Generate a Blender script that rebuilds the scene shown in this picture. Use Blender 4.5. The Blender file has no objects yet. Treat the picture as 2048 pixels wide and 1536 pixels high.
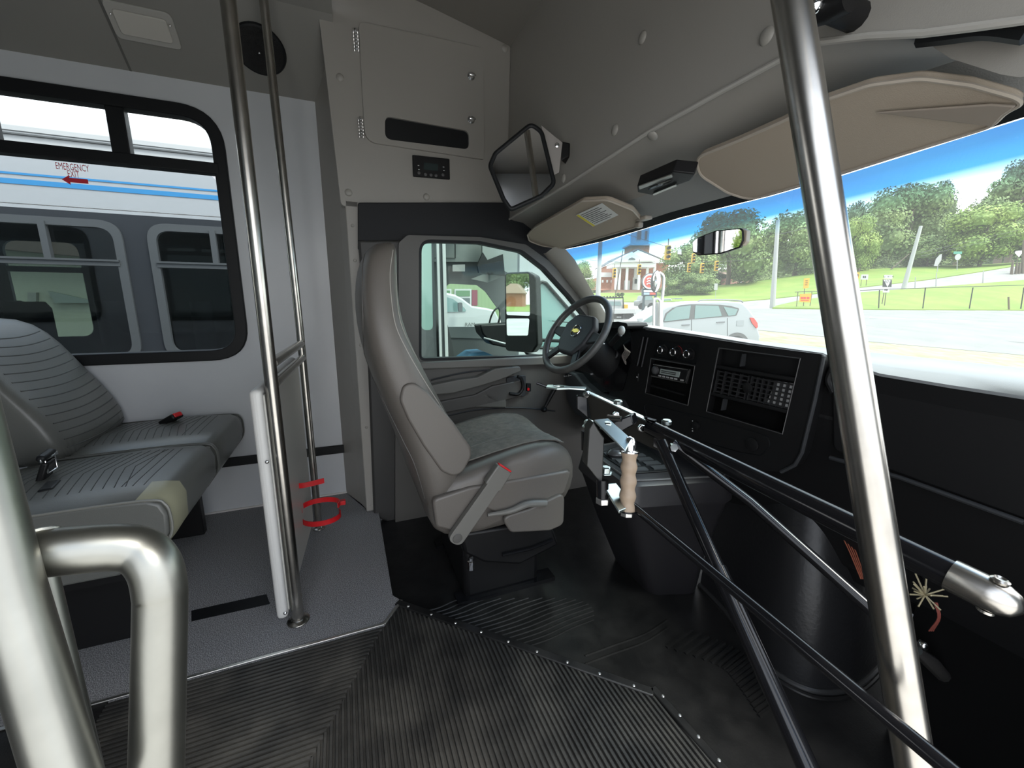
import bpy, bmesh, math, random
from mathutils import Vector, Matrix
from mathutils.geometry import tessellate_polygon
random.seed(7)
PI = math.pi
sc = bpy.context.scene
V = Vector
# ------------------------------------------------------------------ camera
FPX = 820.0
CAM = V((0, 0, 1.0))
def cam_axes(yaw, pitch, roll):
    f = V((math.sin(yaw)*math.cos(pitch), math.cos(yaw)*math.cos(pitch), -math.sin(pitch)))
    r = V((math.cos(yaw), -math.sin(yaw), 0)); u = r.cross(f)
    return r*math.cos(roll)+u*math.sin(roll), -r*math.sin(roll)+u*math.cos(roll), f
CR, CU, CF = cam_axes(math.radians(22.157), math.radians(11.586), math.radians(.3736))
cd = bpy.data.cameras.new('camera'); cam = bpy.data.objects.new('camera', cd)
sc.collection.objects.link(cam); sc.camera = cam
cd.sensor_width = 36; cd.lens = 36*FPX/2048; cd.clip_start = .02; cd.clip_end = 600
mm = Matrix.Identity(4)
for i in range(3):
    mm[i][0] = CR[i]; mm[i][1] = CU[i]; mm[i][2] = -CF[i]; mm[i][3] = CAM[i]
cam.matrix_world = mm
# a survey of the photograph: sight line of a pixel met with a real plane
def ray(x, y): return CR*((x-1024)/FPX) + CU*(-(y-768)/FPX) + CF
def at_x(x, y, X): d = ray(x, y); return CAM + d*(X/d.x)
def at_y(x, y, Y): d = ray(x, y); return CAM + d*(Y/d.y)
def at_z(x, y, Z): d = ray(x, y); return CAM + d*((Z-1.0)/d.z)
def at_d(x, y, D): return CAM + ray(x, y)*D
def at_p(x, y, p, n):
    p = V(p); n = V(n); d = ray(x, y); return CAM + d*((p-CAM).dot(n)/d.dot(n))
# ------------------------------------------------------------------ materials
def M(name, col, rough=.5, metal=0.0, spec=.5, noise=None, bump=None, col2=None, coat=0, emit=None, fac=(.35, .65), aniso=0):
    m = bpy.data.materials.new(name); m.use_nodes = True; nt = m.node_tree; b = nt.nodes['Principled BSDF']
    b.inputs['Base Color'].default_value = (*col, 1); b.inputs['Roughness'].default_value = rough
    b.inputs['Metallic'].default_value = metal; b.inputs['Specular IOR Level'].default_value = spec
    b.inputs['Coat Weight'].default_value = coat
    if emit:
        b.inputs['Emission Color'].default_value = (*emit[0], 1); b.inputs['Emission Strength'].default_value = emit[1]
    tc = nt.nodes.new('ShaderNodeTexCoord')
    if noise:
        n = nt.nodes.new('ShaderNodeTexNoise'); n.inputs['Scale'].default_value = noise[0]; n.inputs['Detail'].default_value = noise[1] if len(noise) > 1 else 3
        nt.links.new(tc.outputs['Object'], n.inputs['Vector'])
        r = nt.nodes.new('ShaderNodeValToRGB'); r.color_ramp.elements[0].position = fac[0]; r.color_ramp.elements[1].position = fac[1]
        c2 = col2 or tuple(c*.75 for c in col)
        r.color_ramp.elements[0].color = (*col, 1); r.color_ramp.elements[1].color = (*c2, 1)
        nt.links.new(n.outputs['Fac'], r.inputs['Fac']); nt.links.new(r.outputs['Color'], b.inputs['Base Color'])
    if bump:
        kind, s, st = bump
        if kind == 'noise':
            t = nt.nodes.new('ShaderNodeTexNoise'); t.inputs['Scale'].default_value = s; t.inputs['Detail'].default_value = 4; out = t.outputs['Fac']
        elif kind == 'voronoi':
            t = nt.nodes.new('ShaderNodeTexVoronoi'); t.inputs['Scale'].default_value = s; out = t.outputs['Distance']
        else:
            t = nt.nodes.new('ShaderNodeTexWave'); t.inputs['Scale'].default_value = s; t.bands_direction = kind; out = t.outputs['Fac']
        nt.links.new(tc.outputs['Object'], t.inputs['Vector'])
        bp = nt.nodes.new('ShaderNodeBump'); bp.inputs['Strength'].default_value = st; bp.inputs['Distance'].default_value = .003
        nt.links.new(out, bp.inputs['Height']); nt.links.new(bp.outputs['Normal'], b.inputs['Normal'])
    return m
def glass(name, tint=(1, 1, 1), spec=.08, rough=0.0):
    m = bpy.data.materials.new(name); m.use_nodes = True; nt = m.node_tree; nt.nodes.remove(nt.nodes['Principled BSDF'])
    tr = nt.nodes.new('ShaderNodeBsdfTransparent'); tr.inputs[0].default_value = (*tint, 1)
    gl = nt.nodes.new('ShaderNodeBsdfGlossy'); gl.inputs['Roughness'].default_value = rough
    fr = nt.nodes.new('ShaderNodeFresnel'); fr.inputs[0].default_value = 1.45
    mx = nt.nodes.new('ShaderNodeMixShader'); mp = nt.nodes.new('ShaderNodeMath'); mp.operation = 'MULTIPLY'; mp.inputs[1].default_value = spec/.04*.5
    nt.links.new(fr.outputs[0], mp.inputs[0]); nt.links.new(mp.outputs[0], mx.inputs[0])
    nt.links.new(tr.outputs[0], mx.inputs[1]); nt.links.new(gl.outputs[0], mx.inputs[2])
    nt.links.new(mx.outputs[0], nt.nodes['Material Output'].inputs[0])
    return m, tr
# ------------------------------------------------------------------ mesh helpers
COL = sc.collection
ORG = {}
def tag(o, label=None, cat=None, group=None, kind=None):
    if label: o['label'] = label
    if cat: o['category'] = cat
    if group: o['group'] = group
    if kind: o['kind'] = kind
    return o
def thing(name, loc, label, cat, group=None, kind=None):
    o = bpy.data.objects.new(name, None); COL.objects.link(o); o.location = V(loc); o.empty_display_size = .05
    ORG[o] = V(loc); return tag(o, label, cat, group, kind)
class MB:
    def __init__(s): s.v = []; s.f = []
    def add(s, vs, fs):
        n = len(s.v); s.v += [V(v) for v in vs]; s.f += [tuple(i+n for i in f) for f in fs]; return s
    def box(s, c, d, R=None):
        c = V(c); h = V(d)*.5; vs = []
        for x in (-1, 1):
            for y in (-1, 1):
                for z in (-1, 1):
                    p = V((x*h.x, y*h.y, z*h.z)); vs.append(c + (R @ p if R else p))
        return s.add(vs, [(0, 1, 3, 2), (4, 6, 7, 5), (0, 4, 5, 1), (2, 3, 7, 6), (0, 2, 6, 4), (1, 5, 7, 3)])
    def bx(s, x0, x1, y0, y1, z0, z1):
        return s.box(((x0+x1)/2, (y0+y1)/2, (z0+z1)/2), (abs(x1-x0), abs(y1-y0), abs(z1-z0)))
    def prism(s, pts, vec, holes=()):
        pts = [V(p) for p in pts]; vec = V(vec)
        if not holes:
            n = len(pts)
            return s.add(pts+[p+vec for p in pts], [tuple(range(n-1, -1, -1)), tuple(range(n, 2*n))] + [(i, (i+1) % n, n+(i+1) % n, n+i) for i in range(n)])
        loops = [pts]+[[V(p) for p in h] for h in holes]
        tri = tessellate_polygon(loops); allp = [p for l in loops for p in l]; n = len(allp)
        fs = [tuple(t) for t in tri]+[tuple(n+i for i in reversed(t)) for t in tri]; k = 0
        for l in loops:
            m = len(l); fs += [(k+i, k+(i+1) % m, n+k+(i+1) % m, n+k+i) for i in range(m)]; k += m
        return s.add(allp+[p+vec for p in allp], fs)
    def ring(s, path, sect, closed=False, cap=True):
        """sweep: sect(i)->list of (a,b) offsets in the path's normal frame"""
        path = [V(p) for p in path]; n = len(path); N = None; rings = []
        for i, p in enumerate(path):
            if closed: t = path[(i+1) % n]-path[i-1]
            else: t = path[min(i+1, n-1)]-path[max(i-1, 0)]
            t.normalize()
            if N is None:
                N = t.orthogonal().normalized() if abs(t.z) > .9 else t.cross(V((0, 0, 1))).normalized()
            N = (N-t*N.dot(t)).normalized(); B = t.cross(N)
            rings.append([p+N*a+B*b for a, b in sect(i)])
        return s.loft(rings, closed, cap)
    def tube(s, path, r, n=14, closed=False, cap=True):
        rr = r if callable(r) else (lambda i: r)
        return s.ring(path, lambda i: [(rr(i)*math.cos(2*PI*k/n), rr(i)*math.sin(2*PI*k/n)) for k in range(n)], closed, cap)
    def loft(s, rings, closed=False, cap=True):
        m = len(rings[0]); n = len(rings); vs = [p for r in rings for p in r]; fs = []
        for i in range(n if closed else n-1):
            a = i*m; b = ((i+1) % n)*m
            fs += [(a+k, a+(k+1) % m, b+(k+1) % m, b+k) for k in range(m)]
        if cap and not closed: fs += [tuple(range(m-1, -1, -1)), tuple((n-1)*m+k for k in range(m))]
        return s.add(vs, fs)
    def grid(s, rows, vec=None):
        m = len(rows[0]); n = len(rows)
        if vec is None:
            return s.add([p for r in rows for p in r], [(i*m+k, i*m+k+1, (i+1)*m+k+1, (i+1)*m+k) for i in range(n-1) for k in range(m-1)])
        vec = V(vec); vs = [V(p) for r in rows for p in r]; T = n*m
        fs = [(i*m+k, i*m+k+1, (i+1)*m+k+1, (i+1)*m+k) for i in range(n-1) for k in range(m-1)]
        fs += [tuple(T+q for q in reversed(f)) for f in list(fs)]
        bd = [k for k in range(m)]+[i*m+m-1 for i in range(1, n)]+[(n-1)*m+k for k in range(m-2, -1, -1)]+[i*m for i in range(n-2, 0, -1)]
        fs += [(bd[(i+1) % len(bd)], bd[i], T+bd[i], T+bd[(i+1) % len(bd)]) for i in range(len(bd))]
        return s.add(vs+[v+vec for v in vs], fs)
    def cyl(s, a, b, r, n=16): return s.tube([a, b], r, n)
    def lathe(s, prof, o, ax=(0, 0, 1), n=24):
        ax = V(ax).normalized(); u = ax.orthogonal().normalized(); w = ax.cross(u); o = V(o)
        return s.loft([[o+ax*h+(u*math.cos(2*PI*k/n)+w*math.sin(2*PI*k/n))*max(r, 1e-5) for k in range(n)] for r, h in prof])
    def ball(s, c, r, n=12, R=None):
        c = V(c); r = V(r) if hasattr(r, '__len__') else V((r, r, r)); rings = []
        for i in range(1, n):
            a = PI*i/n; rings.append([c+(R if R else Matrix.Identity(3)) @ V((r.x*math.sin(a)*math.cos(2*PI*k/(2*n)), r.y*math.sin(a)*math.sin(2*PI*k/(2*n)), r.z*math.cos(a))) for k in range(2*n)])
        return s.loft(rings)
    def build(s, name, mat, parent=None, smooth=True, bevel=0, seg=2, sub=0, ang=35):
        me = bpy.data.meshes.new(name)
        if parent is not None: o0 = ORG[parent]
        else:
            xs = [v.x for v in s.v]; ys = [v.y for v in s.v]; zs = [v.z for v in s.v]
            o0 = V(((min(xs)+max(xs))/2, (min(ys)+max(ys))/2, min(zs)))
        me.from_pydata([v-o0 for v in s.v], [], s.f)
        bm = bmesh.new(); bm.from_mesh(me); bmesh.ops.recalc_face_normals(bm, faces=bm.faces); bm.to_mesh(me); bm.free()
        o = bpy.data.objects.new(name, me); COL.objects.link(o); me.materials.append(mat)
        if parent is not None: o.parent = parent
        else: o.location = o0
        ORG[o] = o0
        if smooth:
            me.polygons.foreach_set('use_smooth', [True]*len(me.polygons))
            me.set_sharp_from_angle(angle=math.radians(ang))
        if bevel:
            b = o.modifiers.new('bevel', 'BEVEL'); b.width = bevel; b.segments = seg; b.limit_method = 'ANGLE'; b.angle_limit = math.radians(30); b.harden_normals = False
            me.polygons.foreach_set('use_smooth', [True]*len(me.polygons))
        if sub:
            b = o.modifiers.new('sub', 'SUBSURF'); b.levels = sub; b.render_levels = sub
        return o
def dup(o, loc=None, rz=None, scale=None, parent=None, label=None):
    c = o.copy(); COL.objects.link(c); ORG[c] = V(loc) if loc is not None else ORG.get(o, V((0, 0, 0)))
    if parent is not None: c.parent = parent
    if loc is not None: c.location = V(loc)
    if rz is not None: c.rotation_euler = (0, 0, rz)
    if scale is not None: c.scale = (scale,)*3 if not hasattr(scale, '__len__') else scale
    if label: c['label'] = label
    for ch in list(o.children):
        dup(ch, parent=c)
    return c
def struct(o): o['kind'] = 'structure'; return o
def rpoly(pts, r, n=6):
    """round the corners of a planar polygon of 3D points (r: one radius or a list)"""
    pts = [V(p) for p in pts]; out = []; m = len(pts)
    for i, p in enumerate(pts):
        ri = r[i] if hasattr(r, '__len__') else r
        a = pts[i-1]-p; b = pts[(i+1) % m]-p
        if ri <= 0: out.append(p); continue
        la = a.length; lb = b.length; a.normalize(); b.normalize(); th = a.angle(b)
        t = min(ri/math.tan(th/2), la*.49, lb*.49)
        A = p+a*t; B = p+b*t
        for k in range(n+1):
            s = k/n; out.append(A*(1-s)**2+p*2*s*(1-s)+B*s*s)
    return out
def inset(pts, d, nrm):
    """offset a planar loop inward by d"""
    n = len(pts); nrm = V(nrm).normalized(); out = []
    area = sum(((pts[i]).cross(pts[(i+1) % n])).dot(nrm) for i in range(n))
    sg = 1 if area > 0 else -1
    for i in range(n):
        a = (pts[i]-pts[i-1]); b = (pts[(i+1) % n]-pts[i])
        a = a.normalized() if a.length > 1e-9 else b.normalized(); b = b.normalized() if b.length > 1e-9 else a
        na = nrm.cross(a)*sg; nb = nrm.cross(b)*sg; m_ = (na+nb)
        m_ = m_.normalized(); k = max(.4, m_.dot(na))
        out.append(pts[i]+m_*(d/k))
    return out
def sellipse(F, B, w0, w1, n=20, e=3.2):
    """super-ellipse ring between front point F and back point B (xz) and y from w0 to w1"""
    c = (V(F)+V(B))/2; u = (V(F)-V(B))/2; yc = (w0+w1)/2; hw = (w1-w0)/2; r = []
    for k in range(n):
        a = 2*PI*k/n; ca = math.cos(a); sa = math.sin(a)
        p = math.copysign(abs(ca)**(2/e), ca); q = math.copysign(abs(sa)**(2/e), sa)
        r.append(V((c.x+u.x*p, yc+hw*q, c.z+u.z*p)))
    return r
FONT = {}
def text_mb(mb, txt, o, ux, uy, size, thick=.0006, align='CENTER', sx=1.0):
    """lettering as thin raised mesh: o = anchor, ux/uy = reading and up directions"""
    cu = bpy.data.curves.new('t', 'FONT'); cu.body = txt; cu.size = 1; cu.align_x = align; cu.align_y = 'CENTER'; cu.resolution_u = 2
    ob = bpy.data.objects.new('t', cu); COL.objects.link(ob)
    me = bpy.data.meshes.new_from_object(ob.evaluated_get(bpy.context.evaluated_depsgraph_get()))
    o = V(o); ux = V(ux).normalized(); uy = V(uy).normalized(); n = ux.cross(uy)
    mb.add([o+ux*v.co.x*size*sx+uy*v.co.y*size+n*thick for v in me.vertices], [tuple(p.vertices) for p in me.polygons])
    bpy.data.objects.remove(ob); bpy.data.curves.remove(cu); bpy.data.meshes.remove(me)
def arc(c, r, a0, a1, n, ux, uy): return [V(c)+V(ux)*(r*math.cos(a0+(a1-a0)*i/n))+V(uy)*(r*math.sin(a0+(a1-a0)*i/n)) for i in range(n+1)]
def bez(pts, n=8):
    """Catmull-Rom through the points"""
    P = [V(p) for p in pts]; P = [P[0]*2-P[1]]+P+[P[-1]*2-P[-2]]; out = []
    for i in range(1, len(P)-2):
        for k in range(n):
            t = k/n; a, b, c, d = P[i-1:i+3]
            out.append(.5*((2*b)+(c-a)*t+(2*a-5*b+4*c-d)*t*t+(3*b-a-3*c+d)*t**3))
    return out+[P[-2]]

from mathutils.bvhtree import BVHTree
def surf(o):
    """sight lines of the survey met with the surface of a built object"""
    bpy.context.view_layer.update(); dg = bpy.context.evaluated_depsgraph_get(); bv = BVHTree.FromObject(o, dg); O = ORG[o]
    def hit(px, py_, off=.0015, fall=None):
        d = ray(px, py_).normalized(); h = bv.ray_cast(CAM-O, d)
        return (h[0]+O-d*off) if h[0] is not None else fall
    def path(pts, off=.0015, n=5):
        P = [hit(a, b, off) for a, b in pts_dense(pts, n)]; return [p for p in P if p is not None]
    hit.path = path; return hit
def pts_dense(pts, n): return [(p.x, p.y) for p in bez([V((a, b, 0)) for a, b in pts], n)]
SKY = 1.7; SUN = 3.2; EXPO = .98
# ------------------------------------------------------------------ interior materials
vinyl = M('grey_vinyl', (.345, .33, .30), .42, bump=('noise', 700, .10))
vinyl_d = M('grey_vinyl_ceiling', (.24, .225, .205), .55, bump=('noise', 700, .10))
wallm = M('white_wall_panel', (.62, .64, .66), .28, noise=(3, 4), col2=(.58, .60, .62))
ceilm = M('ceiling_panel', (.25, .243, .225), .5)
carpet = M('speckled_carpet', (.12, .118, .12), .95, noise=(420, 2), col2=(.50, .495, .50), fac=(.42, .66), bump=('noise', 300, .5))
rubber = M('black_rubber', (.009, .009, .009), .36, spec=.3, noise=(14, 5), col2=(.019, .0185, .018), bump=('noise', 180, .12))
ribm = M('ribbed_rubber', (.030, .029, .027), .38, noise=(9, 6), col2=(.085, .08, .07), fac=(.42, .80), bump=('noise', 260, .2))
blackp = M('black_plastic', (.0085, .0085, .009), .45, spec=.3, bump=('noise', 500, .08))
darkp = M('charcoal_trim', (.030, .032, .035), .55, bump=('noise', 400, .08))
frameb = M('black_frame', (.008, .009, .010), .5, spec=.3)
voidb = M('matt_black_shade', (.004, .004, .004), .9, spec=.1)  # near-black for shallow bays and the filler box, stands in for deep shade
taupe = M('taupe_plastic', (.095, .091, .084), .45, bump=('noise', 500, .06))
taupe_l = M('light_taupe_plastic', (.16, .155, .14), .4)
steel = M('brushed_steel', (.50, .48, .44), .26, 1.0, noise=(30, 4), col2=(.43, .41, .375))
alum = M('aluminium', (.70, .69, .66), .38, 1.0)
chrome = M('chrome', (.85, .85, .85), .08, 1.0)
blacks = M('black_steel', (.007, .007, .008), .15, .0, spec=.4)
zinc = M('zinc_plate', (.62, .70, .68), .3, 1.0)
seatv = M('taupe_seat_vinyl', (.125, .113, .100), .40, bump=('noise', 420, .14))
seatc = M('taupe_seat_cloth', (.22, .205, .18), .9, bump=('voronoi', 85, .9), noise=(40, 2), col2=(.17, .16, .14))
stitch = M('pale_stitching', (.36, .34, .31), .7)
benchv = M('grey_bench_vinyl', (.125, .128, .118), .33, bump=('noise', 420, .12))
benchp = M('worn_bench_vinyl', (.36, .35, .24), .4)
white = M('white_vinyl', (.66, .65, .62), .4, bump=('noise', 300, .1))
redp = M('red_plastic', (.62, .015, .02), .35)
beige = M('beige_visor_fabric', (.39, .33, .262), .85, bump=('noise', 600, .2))
gold = M('gold_emblem', (.80, .58, .12), .3, .8)
mirrorm = M('mirror_glass', (.92, .92, .92), .02, 1.0)
gripm = M('tan_grip', (.34, .255, .18), .5)
lens = M('lamp_lens', (.55, .53, .48), .25, coat=.3)
lcd = M('display_grey', (.35, .40, .38), .25)
ink = M('black_ink', (.01, .01, .01), .6)
paper = M('label_paper', (.72, .72, .70), .6)
yell = M('yellow_print', (.75, .62, .02), .5)
whitep = M('white_print', (.7, .7, .7), .5)
D = 2.18      # left wall
# ------------------------------------------------------------------ floor
fl = [(-5.2, 1.174), (.051, 1.174), (.116, 1.261), (.09, 1.30), (.092, 2.24), (-5.2, 2.24)]
struct(MB().prism([(x, y, -.05) for x, y in fl], (0, 0, .05)).build('floor', carpet, smooth=False))
struct(MB().bx(-5.2, -.62, -.1, 1.174, -.05, -.001).build('floor', rubber, smooth=False))
# ribbed entry platform
ribs = MB(); sx, sy = .051, 1.174
top = lambda x: (1.261-(x-.116) if x > .116 else (sy+(x-sx)*1.34 if x > sx else sy+(x-sx)*1.824))
ribs.prism([(-.62, .3, -.006), (.70, .3, -.006), (.685, .69, -.006), (.116, 1.261, -.006), (.051, 1.174, -.006), (-.62, 1.174, -.006)], (0, 0, -.045))
p = .0128; x = .69
while x > -.44:
    y1 = min(top(x), 3)-.004
    ribs.prism([(x-p*.62, .3, -.006), (x, .3, -.006), (x-.0012, .3, 0), (x-p*.62+.0012, .3, 0)], (0, y1-.3, 0)); x -= p
y = 1.166
while y > .32:
    x1 = sx+(y-sy)/1.824-.004
    if x1 > -.6: ribs.prism([(-.62, y-p*.62, -.006), (-.62, y, -.006), (-.62, y-.0012, 0), (-.62, y-p*.62+.0012, 0)], (x1+.62, 0, 0))
    y -= p
struct(ribs.build('floor', ribm, smooth=False))
# metal edging between carpet and rubber, rubber nosing on the platform's open edges
def edging(pts, w, h, mat, z=0):
    m = MB()
    for a, b in zip(pts[:-1], pts[1:]):
        a = V(a); b = V(b); t = (b-a).normalized(); n = V((-t.y, t.x, 0))*w/2
        m.prism([a-n, b-n, b+n, a+n], (0, 0, h))
    return m.build('trim', mat, bevel=h*.3)
o = edging([(-3, 1.176, 0), (.051, 1.176, 0), (.116, 1.262, 0)], .009, .004, alum); o.name = 'trim_1'; struct(o)
m = MB()
m.prism([(.109, 1.268, -.05), (.69, .687, -.05), (.69, .687, .004), (.109, 1.268, .004)], (-.018, -.018, 0))
m.prism([(.676, .69, -.05), (.70, .30, -.05), (.70, .30, .004), (.676, .69, .004)], (.022, 0.004, 0))
o = m.build('trim_2', rubber, bevel=.003); struct(o)
for k in range(9):
    t = (k+.5)/9
    MBo = MB().lathe([(0, .0025), (.003, .002), (.0045, 0)], (.10+.575*t, 1.255-.575*t, .004), n=8).build('rivet', alum, o)
for k in range(6):
    MB().lathe([(0, .0025), (.003, .002), (.0045, 0)], (.694+.018*k/6, .66-.33*k/6, .004), n=8).build('rivet', alum, o)
# step well below the entry
struct(MB().bx(-.65, .70, -.35, .30, -.32, -.28).build('floor', rubber, smooth=False))
struct(MB().bx(-.65, .70, .29, .33, -.32, -.006).build('floor', rubber, smooth=False))
# cab floor mat with moulded ribs
mat_ = MB().bx(.09, 1.75, .33, 2.0, -.09, -.05)
mat_.bx(.70, 1.75, -.12, .34, -.09, -.05)
for k in range(30):   # moulded ribs running forward beside the platform
    y0 = .98+k*.0175; xa = 1.377-y0+.05; xb = min(.80, xa+.26+.10*math.sin(k*.3))
    if k > 15: continue
    pts = [V((xa, y0, -.05)), V(((xa*2+xb)/3, y0, -.05)), V(((xa+2*xb)/3, y0+.012, -.05)), V((xb, y0+.016, -.05))] if xb > xa+.05 else None
    if pts: mat_.tube(bez(pts, 4), .0028, 5)
S_ = [(1333, 1296), (1435, 1332), (1476, 1373), (1517, 1433)]; E2_ = [(1384, 1259), (1475, 1300), (1515, 1345), (1555, 1405)]
S_ = bez([V((a, b, 0)) for a, b in S_], 6); E2_ = bez([V((a, b, 0)) for a, b in E2_], 6)
for a, b in zip(S_, E2_): mat_.tube([at_z(a.x, a.y, -.05), at_z(b.x, b.y, -.05)], .0062, 6)
for o_ in (0, 16): mat_.tube(bez([at_z(a, b+o_, -.05) for a, b in ((1170, 1312), (1230, 1290), (1290, 1268), (1335, 1240))], 4), .0035, 5)
struct(mat_.build('floor', rubber))
# ------------------------------------------------------------------ left wall with the emergency window
WX1, WZ0, WZ1 = -.405, .728, 1.752; WX0 = -2.3
def wrect(x0, x1, z0, z1, y, r): return rpoly([(x0, y, z0), (x1, y, z0), (x1, y, z1), (x0, y, z1)], r, 8)
wall = MB().prism([(-5.2, D, -.05), (-.02, D, -.05), (-.02, D, 2.3), (-5.2, D, 2.3)], (0, .03, 0),
                  holes=[wrect(WX0+.03, WX1-.03, WZ0+.03, WZ1-.03, D, .13), wrect(-4.9, -2.6, WZ0+.03, WZ1-.03, D, .13)])
wall.bx(-5.2, -.03, D-.0008, D, 1.335, 1.338)
struct(wall.build('wall_left', wallm, smooth=False))
struct(MB().bx(-5.2, -.04, D-.014, D, .225, .268).build('baseboard_left', frameb, bevel=.004))
o = MB().bx(-5.2, -.03, D-.006, D, 0, .008).build('trim_3', white); struct(o)
win = thing('window_1', ((WX0+WX1)/2, D, WZ0), None, None, kind='structure')
def bar(mb, x0, x1, z0, z1, y0=D-.022, y1=D+.03): mb.bx(x0, x1, y0, y1, z0, z1)
def rframe(mb, x0, x1, z0, z1, w, y0, y1, r):
    O = wrect(x0, x1, z0, z1, y0, r); I = wrect(x0+w, x1-w, z0+w, z1-w, y0, max(.01, r-w)); n = len(O)
    a = mb; vs = O+I+[q+V((0, y1-y0, 0)) for q in O+I]
    fs = []
    for i in range(n):
        j = (i+1) % n
        fs += [(i, j, n+j, n+i), (2*n+i, 3*n+i, 3*n+j, 2*n+j), (i, 2*n+i, 2*n+j, j), (n+i, n+j, 3*n+j, 3*n+i)]
    a.add(vs, fs)
f = MB(); rframe(f, WX0, WX1, WZ0, WZ1, .046, D-.02, D+.04, .15)
f.build('window_frame', frameb, win, bevel=.004)
f = MB(); bar(f, WX0+.03, WX1-.03, 1.503, 1.545); f.build('rail', frameb, win, bevel=.003)
for a, b in ((-.778, -.722), (-1.16, -1.095), (-1.6, -1.54)):
    f = MB(); bar(f, a, b, 1.53, WZ1-.02, D-.012); f.build('mullion', frameb, win, bevel=.003)
g1, tr1 = glass('clear_glass', (.93, .96, .95), .06)
MB().bx(WX0+.03, WX1-.03, D+.004, D+.008, 1.53, WZ1-.03).build('upper_pane', g1, win, smooth=False)
g2, _ = glass('lower_glass', (.80, .84, .85), .03)
lp = MB().prism(wrect(WX0+.035, WX1-.035, WZ0+.035, 1.52, D+.010, .1), (0, .004, 0)).build('lower_pane', g2, win, smooth=False)
# EMERGENCY EXIT sticker with the arrow
red = M('red_decal', (.62, .03, .05), .5)
st = MB(); yy = D+.0075
a = at_y(145, 335, yy); text_mb(st, 'EMERGENCY', a, (1, 0, 0), (0, 0, 1), .034, sx=.50)
a = at_y(147, 349, yy); text_mb(st, 'EXIT', a, (1, 0, 0), (0, 0, 1), .034, sx=.50)
xs = [at_y(px, 361, yy) for px in (124, 140, 176)]; z = (xs[0].z+xs[2].z)/2
st.prism([(xs[0].x, yy, z), (xs[1].x, yy, z-.017), (xs[1].x, yy, z-.008), (xs[2].x, yy, z-.008), (xs[2].x, yy, z+.008), (xs[1].x, yy, z+.008), (xs[1].x, yy, z+.017)], (0, -.0008, 0))
tag(st.build('exit_sticker', red, smooth=False), 'red EMERGENCY EXIT lettering with left arrow on the bus window', 'sticker')
# second window further back (outside the frame, lets daylight in)
win = thing('window_3', (-3.75, D, WZ0), None, None, kind='structure')
f = MB(); rframe(f, -4.93, -2.57, WZ0, WZ1, .046, D-.02, D+.04, .15); f.build('window_frame', frameb, win)
# ------------------------------------------------------------------ ceiling
prof = [(D, 1.842), (1.91, 2.045), (1.6, 2.16), (.46, 2.16), (.1, 2.045), (-.12, 1.842)]
cl = MB(); out = [V((-5.2, y, z)) for y, z in prof]+[V((-5.2, y, z+.04)) for y, z in reversed(prof)]
cl.prism(out, (5.24, 0, 0)); struct(cl.build('ceiling', ceilm, smooth=False))
tr_ = MB()
for X in (-.683, -1.9, -3.1): 
    for (ya, za), (yb, zb) in zip(prof[:-1], prof[1:]): tr_.prism([(X-.004, ya, za-.001), (X+.004, ya, za-.001), (X+.004, yb, zb-.001), (X-.004, yb, zb-.001)], (0, 0, .002))
o = tr_.build('trim_4', M('ceiling_seam', (.12, .118, .11), .6), smooth=False); struct(o)  # dark joint strips across the ceiling panels
# sloping cap above the cab
cap = [(-.04, 2.24), (.4, 2.17), (.78, 2.098), (.80, 2.14), (.4, 2.22), (-.04, 2.29)]
struct(MB().prism([(x, -.12, z) for x, z in cap], (0, 2.32, 0)).build('ceiling', vinyl_d, smooth=False))
struct(MB().bx(-.06, -.03, -.12, 2.2, 2.15, 2.3).build('ceiling', vinyl_d, smooth=False))
# right side: wall with door opening and windows; rear wall (behind the camera)
struct(MB().prism([(-5.2, -.12, -.4), (.95, -.12, -.4), (.95, -.12, 2.3), (-5.2, -.12, 2.3)], (0, -.03, 0),
       holes=[wrect(-.62, .72, -.30, 1.62, -.12, .04), wrect(-2.6, -.95, .7, 1.8, -.12, .1), wrect(-4.9, -2.9, .7, 1.8, -.12, .1)]).build('wall_right', wallm, smooth=False))
struct(MB().bx(.95, 1.8, -.15, -.12, -.4, .83).build('wall_right', darkp, smooth=False))
struct(MB().bx(-5.25, -5.2, -.15, 2.25, -.05, 2.3).build('wall_rear', wallm, smooth=False))
struct(MB().bx(-5.2, .09, -.14, 2.2, -.09, -.051).build('floor', rubber, smooth=False))
tg, _ = glass('tinted_side_glass', (.3, .32, .32), .06)
for k, (a, b) in enumerate(((-2.65, -.9), (-4.95, -2.85))): struct(MB().bx(a, b, -.14, -.135, .65, 1.85).build('window_%d' % (4+k), tg, smooth=False))
# ------------------------------------------------------------------ dome light and loudspeaker on the cove
cn = V((0, -.203, -.27)).normalized(); cu_ = V((0, -.27, .203)).normalized(); cp = (0, D, 1.842)
lc = at_p(288, 50, cp, cn); t = thing('dome_light', lc, 'clear rectangular dome lamp in the sloping ceiling above the bus window', 'lamp')
def plate(mb, c, ux, uy, w, h, n, th, r=.01): return mb.prism(rpoly([c-ux*w/2-uy*h/2, c+ux*w/2-uy*h/2, c+ux*w/2+uy*h/2, c-ux*w/2+uy*h/2], r), n*th)
ex = V((1, 0, 0))
plate(MB(), lc, ex, cu_, .19, .115, cn, .008, .02).build('bezel', M('lamp_bezel', (.42, .41, .38), .4), t, bevel=.002)
plate(MB(), lc+cn*.008, ex, cu_, .15, .075, cn, .008, .012).build('lens', lens, t, bevel=.003)
for s in (-1, 1): MB().ball(lc+cn*.010+ex*.082*s+cu_*.02, .004, 5).build('screw', chrome, t)
spk = at_p(519, 98, cp, cn)
t = thing('speaker', spk, 'round black loudspeaker on the sloping ceiling behind the poles', 'speaker')
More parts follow.
